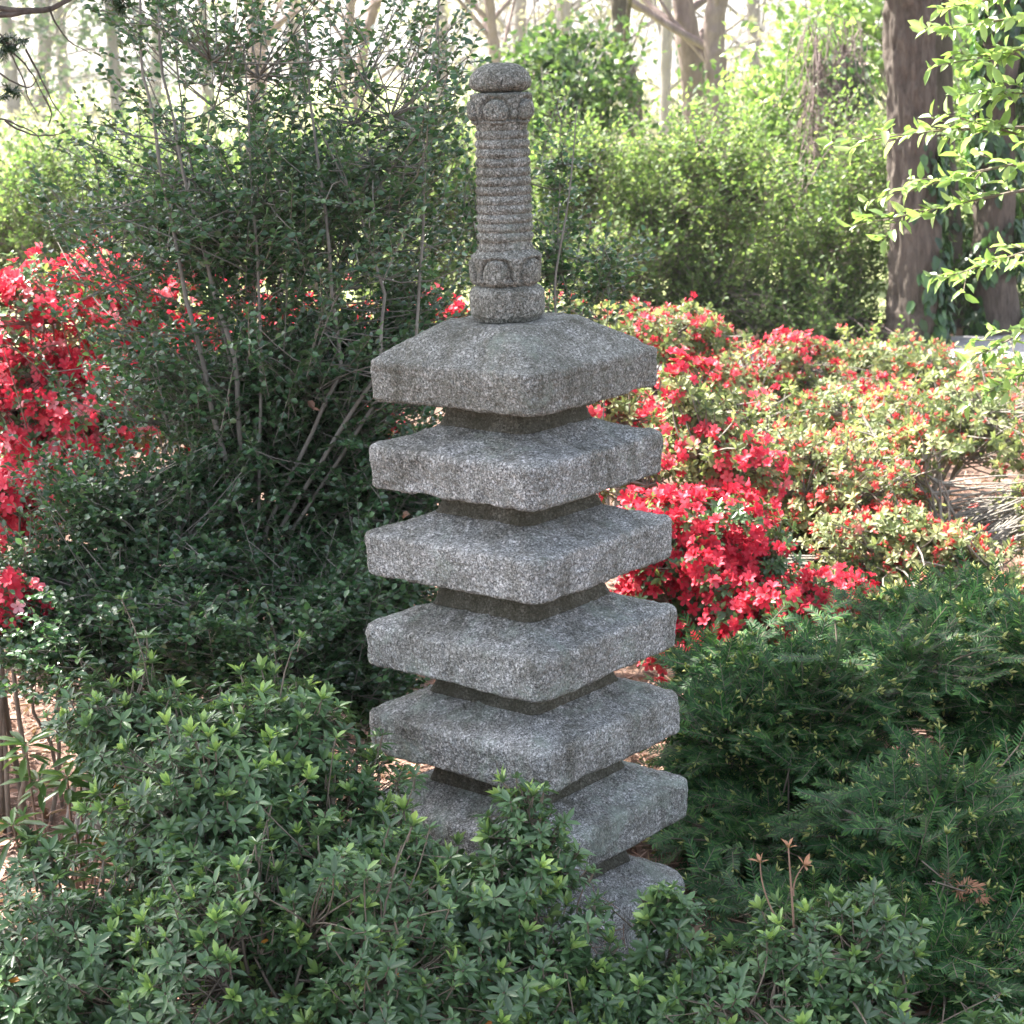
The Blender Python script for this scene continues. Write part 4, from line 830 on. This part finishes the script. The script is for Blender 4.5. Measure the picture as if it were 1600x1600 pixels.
# ================================================================== GROUND
m, nt, bs, out = newmat('leaf mould'); tc = N(nt, 'ShaderNodeTexCoord'); o_ = tc.outputs['Object']
n1 = noise(nt, o_, 60, 6, .75, .5); n2 = noise(nt, o_, 5, 4)
c = ramp(nt, n1.outputs[0], [(.3, (.03, .018, .012)), (.5, (.14, .075, .05)), (.68, (.36, .23, .17))]); c = mixc(nt, n2.outputs[0], c, (.2, .12, .085))
L(nt, c, bs.inputs['Base Color']); bs.inputs['Roughness'].default_value = .95
bp = N(nt, 'ShaderNodeBump'); bp.inputs['Strength'].default_value = 1; bp.inputs['Distance'].default_value = .02; L(nt, n1.outputs[0], bp.inputs['Height']); L(nt, bp.outputs[0], bs.inputs['Normal'])
b = Buf(); nx = 90; ny = 110; X = np.sign(np.linspace(-1, 1, nx)) * np.abs(np.linspace(-1, 1, nx)) ** 2 * 300; Yv = -6 + 460 * np.linspace(0, 1, ny) ** 2.6
gx, gy = np.meshgrid(X, Yv); gz = .02 * vn(np.stack([gx, gy, gx * 0], -1) * .7) * (np.hypot(gx - PX, gy - PY) > .6) - .01
V = np.stack([gx, gy, gz], -1); i = np.arange(ny - 1)[:, None] * nx; j = np.arange(nx - 1)[None]
b.add(V.reshape(-1, 3), np.stack([i + j, i + j + 1, i + nx + j + 1, i + nx + j], -1).reshape(-1, 4)); o = b.build('ground', m); tag(o, kind='structure')
# pale gravel path behind the azaleas
m2, nt, bs, out = newmat('pale gravel'); tc = N(nt, 'ShaderNodeTexCoord'); n1 = noise(nt, tc.outputs['Object'], 40, 5, .8)
L(nt, ramp(nt, n1.outputs[0], [(.3, (.15, .14, .14)), (.7, (.4, .38, .4))]), bs.inputs['Base Color']); bs.inputs['Roughness'].default_value = .9
b = Buf(); xs = np.linspace(-14, 14, 60); yc = 10.5 + .25 * np.sin(xs * .5) + .05 * xs; zz = .035 + 0 * xs
V = np.concatenate([np.stack([xs, yc - .6, zz], -1), np.stack([xs, yc + .6, zz], -1)]); q = np.array([[k, k + 1, 60 + k + 1, 60 + k] for k in range(59)]); b.add(V, q); o = b.build('path', m2); tag(o, kind='structure')
# grass beyond
m3, nt, bs, out = newmat('far grass'); tc = N(nt, 'ShaderNodeTexCoord'); n1 = noise(nt, tc.outputs['Object'], 3, 5, .7)
L(nt, ramp(nt, n1.outputs[0], [(.3, (.16, .2, .06)), (.7, (.36, .38, .17))]), bs.inputs['Base Color']); bs.inputs['Roughness'].default_value = .9
b = Buf(); b.add([[-200, 12.4, .03], [200, 12.4, .03], [200, 330, .03], [-200, 330, .03]], [[0, 1, 2, 3]]); o = b.build('lawn', m3); tag(o, kind='structure')
# litter: fallen leaves and pine straw
b = Buf(); n = 16000; x = rng.uniform(-2.2, 2.2, n); y = rng.uniform(2.2, 7.5, n); z = .015 + .03 * rng.random(n)
b.inst(*LANCE, np.stack([x, y, z], -1), frame(nrm(rv(n) * np.array([1, 1, .25])), nrm(UP + .5 * rv(n))), .03 + .03 * rng.random(n), rng.random(n))
n = 22000; x = rng.uniform(-2.2, 2.2, n); y = rng.uniform(2.2, 7.5, n)
b.inst(*NEED, np.stack([x, y, .02 + .035 * rng.random(n)], -1), frame(nrm(rv(n) * np.array([1, 1, .15])), nrm(UP + .3 * rv(n))), np.stack([np.full(n, .03), np.full(n, .09), np.full(n, .03)], -1), rng.random(n))
litter = leafmat('dead leaf litter', [(0, (.09, .045, .03)), (.6, (.28, .15, .1)), (1, (.5, .34, .27))], .7, .1)
o = b.build('leaf_litter', litter); tag(o, 'brown fallen leaves and pine straw covering the ground', 'leaf litter', kind='stuff')
# fallen grey twigs lying over the pagoda base
t = thing('fallen_twigs', 'thin dry grey twigs lying on the sloping base of the pagoda', 'twigs')
b = Buf(); n = 16; s_ = np.array([P(900 + 90 * rng.random(), 1400 + 130 * rng.random(), 3.12) for _ in range(n)]); d = nrm(rng.normal(size=(n, 3)) * np.array([1, .1, .6])); e_ = s_ + d * .06
tubes(b, bez(s_, (s_ + e_) / 2 + .006 * rng.normal(size=(n, 3)), e_, np.linspace(0, 1, 5)), np.full((n, 5), .0008), 3); b.build('stems', M['redtwig'], t)

# single dry leaves caught in the shrubs
for i, (a_, c_, Y_, lab) in enumerate([(1062, 1203, 3.95, 'curled tan dead leaf lying on the yew beside the fifth tier'), (1105, 1268, 3.85, 'dull brown dead leaf caught low in the yew right of the sixth tier'),
                                       (630, 810, 3.9, 'upright reddish brown dead leaf hanging in the holly left of the third tier'), (490, 640, 4.0, 'dark withered leaf caught on a holly stem left of the second tier')]):
    b = Buf(); pt = P(a_, c_, Y_)[None]; b.inst(*tmpl_leaf(.7, .5, .25, .5), pt, frame(nrm(rv(1) + np.array([.6, 0, .1])), nrm(np.array([[0, -.6, .7]]))), np.array([.026]), .3); b.inst(*tmpl_leaf(.5, .5, .2, .5), pt, frame(nrm(rv(1) + np.array([.2, 0, .6])), nrm(np.array([[0, -.8, .5]]))), np.array([.018]), .5)
    tag(b.build('dead_leaf', litter), lab, 'dead leaf')

# the pale spring air that fades the far wood
hm, nt, bs, out = newmat('haze'); nt.nodes.remove(bs); pv = N(nt, 'ShaderNodeVolumePrincipled'); pv.inputs['Color'].default_value = (.95, .96, 1, 1); pv.inputs['Density'].default_value = .0005; pv.inputs['Anisotropy'].default_value = .2
L(nt, pv.outputs[0], out.inputs['Volume'])
b = Buf(); x0, x1, y0, y1, z0_, z1_ = -310, 310, -16, 470, -1.1, 24
b.add([[x0, y0, z0_], [x1, y0, z0_], [x1, y1, z0_], [x0, y1, z0_], [x0, y0, z1_], [x1, y0, z1_], [x1, y1, z1_], [x0, y1, z1_]], [[3, 2, 1, 0], [4, 5, 6, 7], [0, 1, 5, 4], [1, 2, 6, 5], [2, 3, 7, 6], [3, 0, 4, 7]])
o = b.build('haze', hm, smooth=False); tag(o, kind='stuff')
S.cycles.volume_bounces = 0
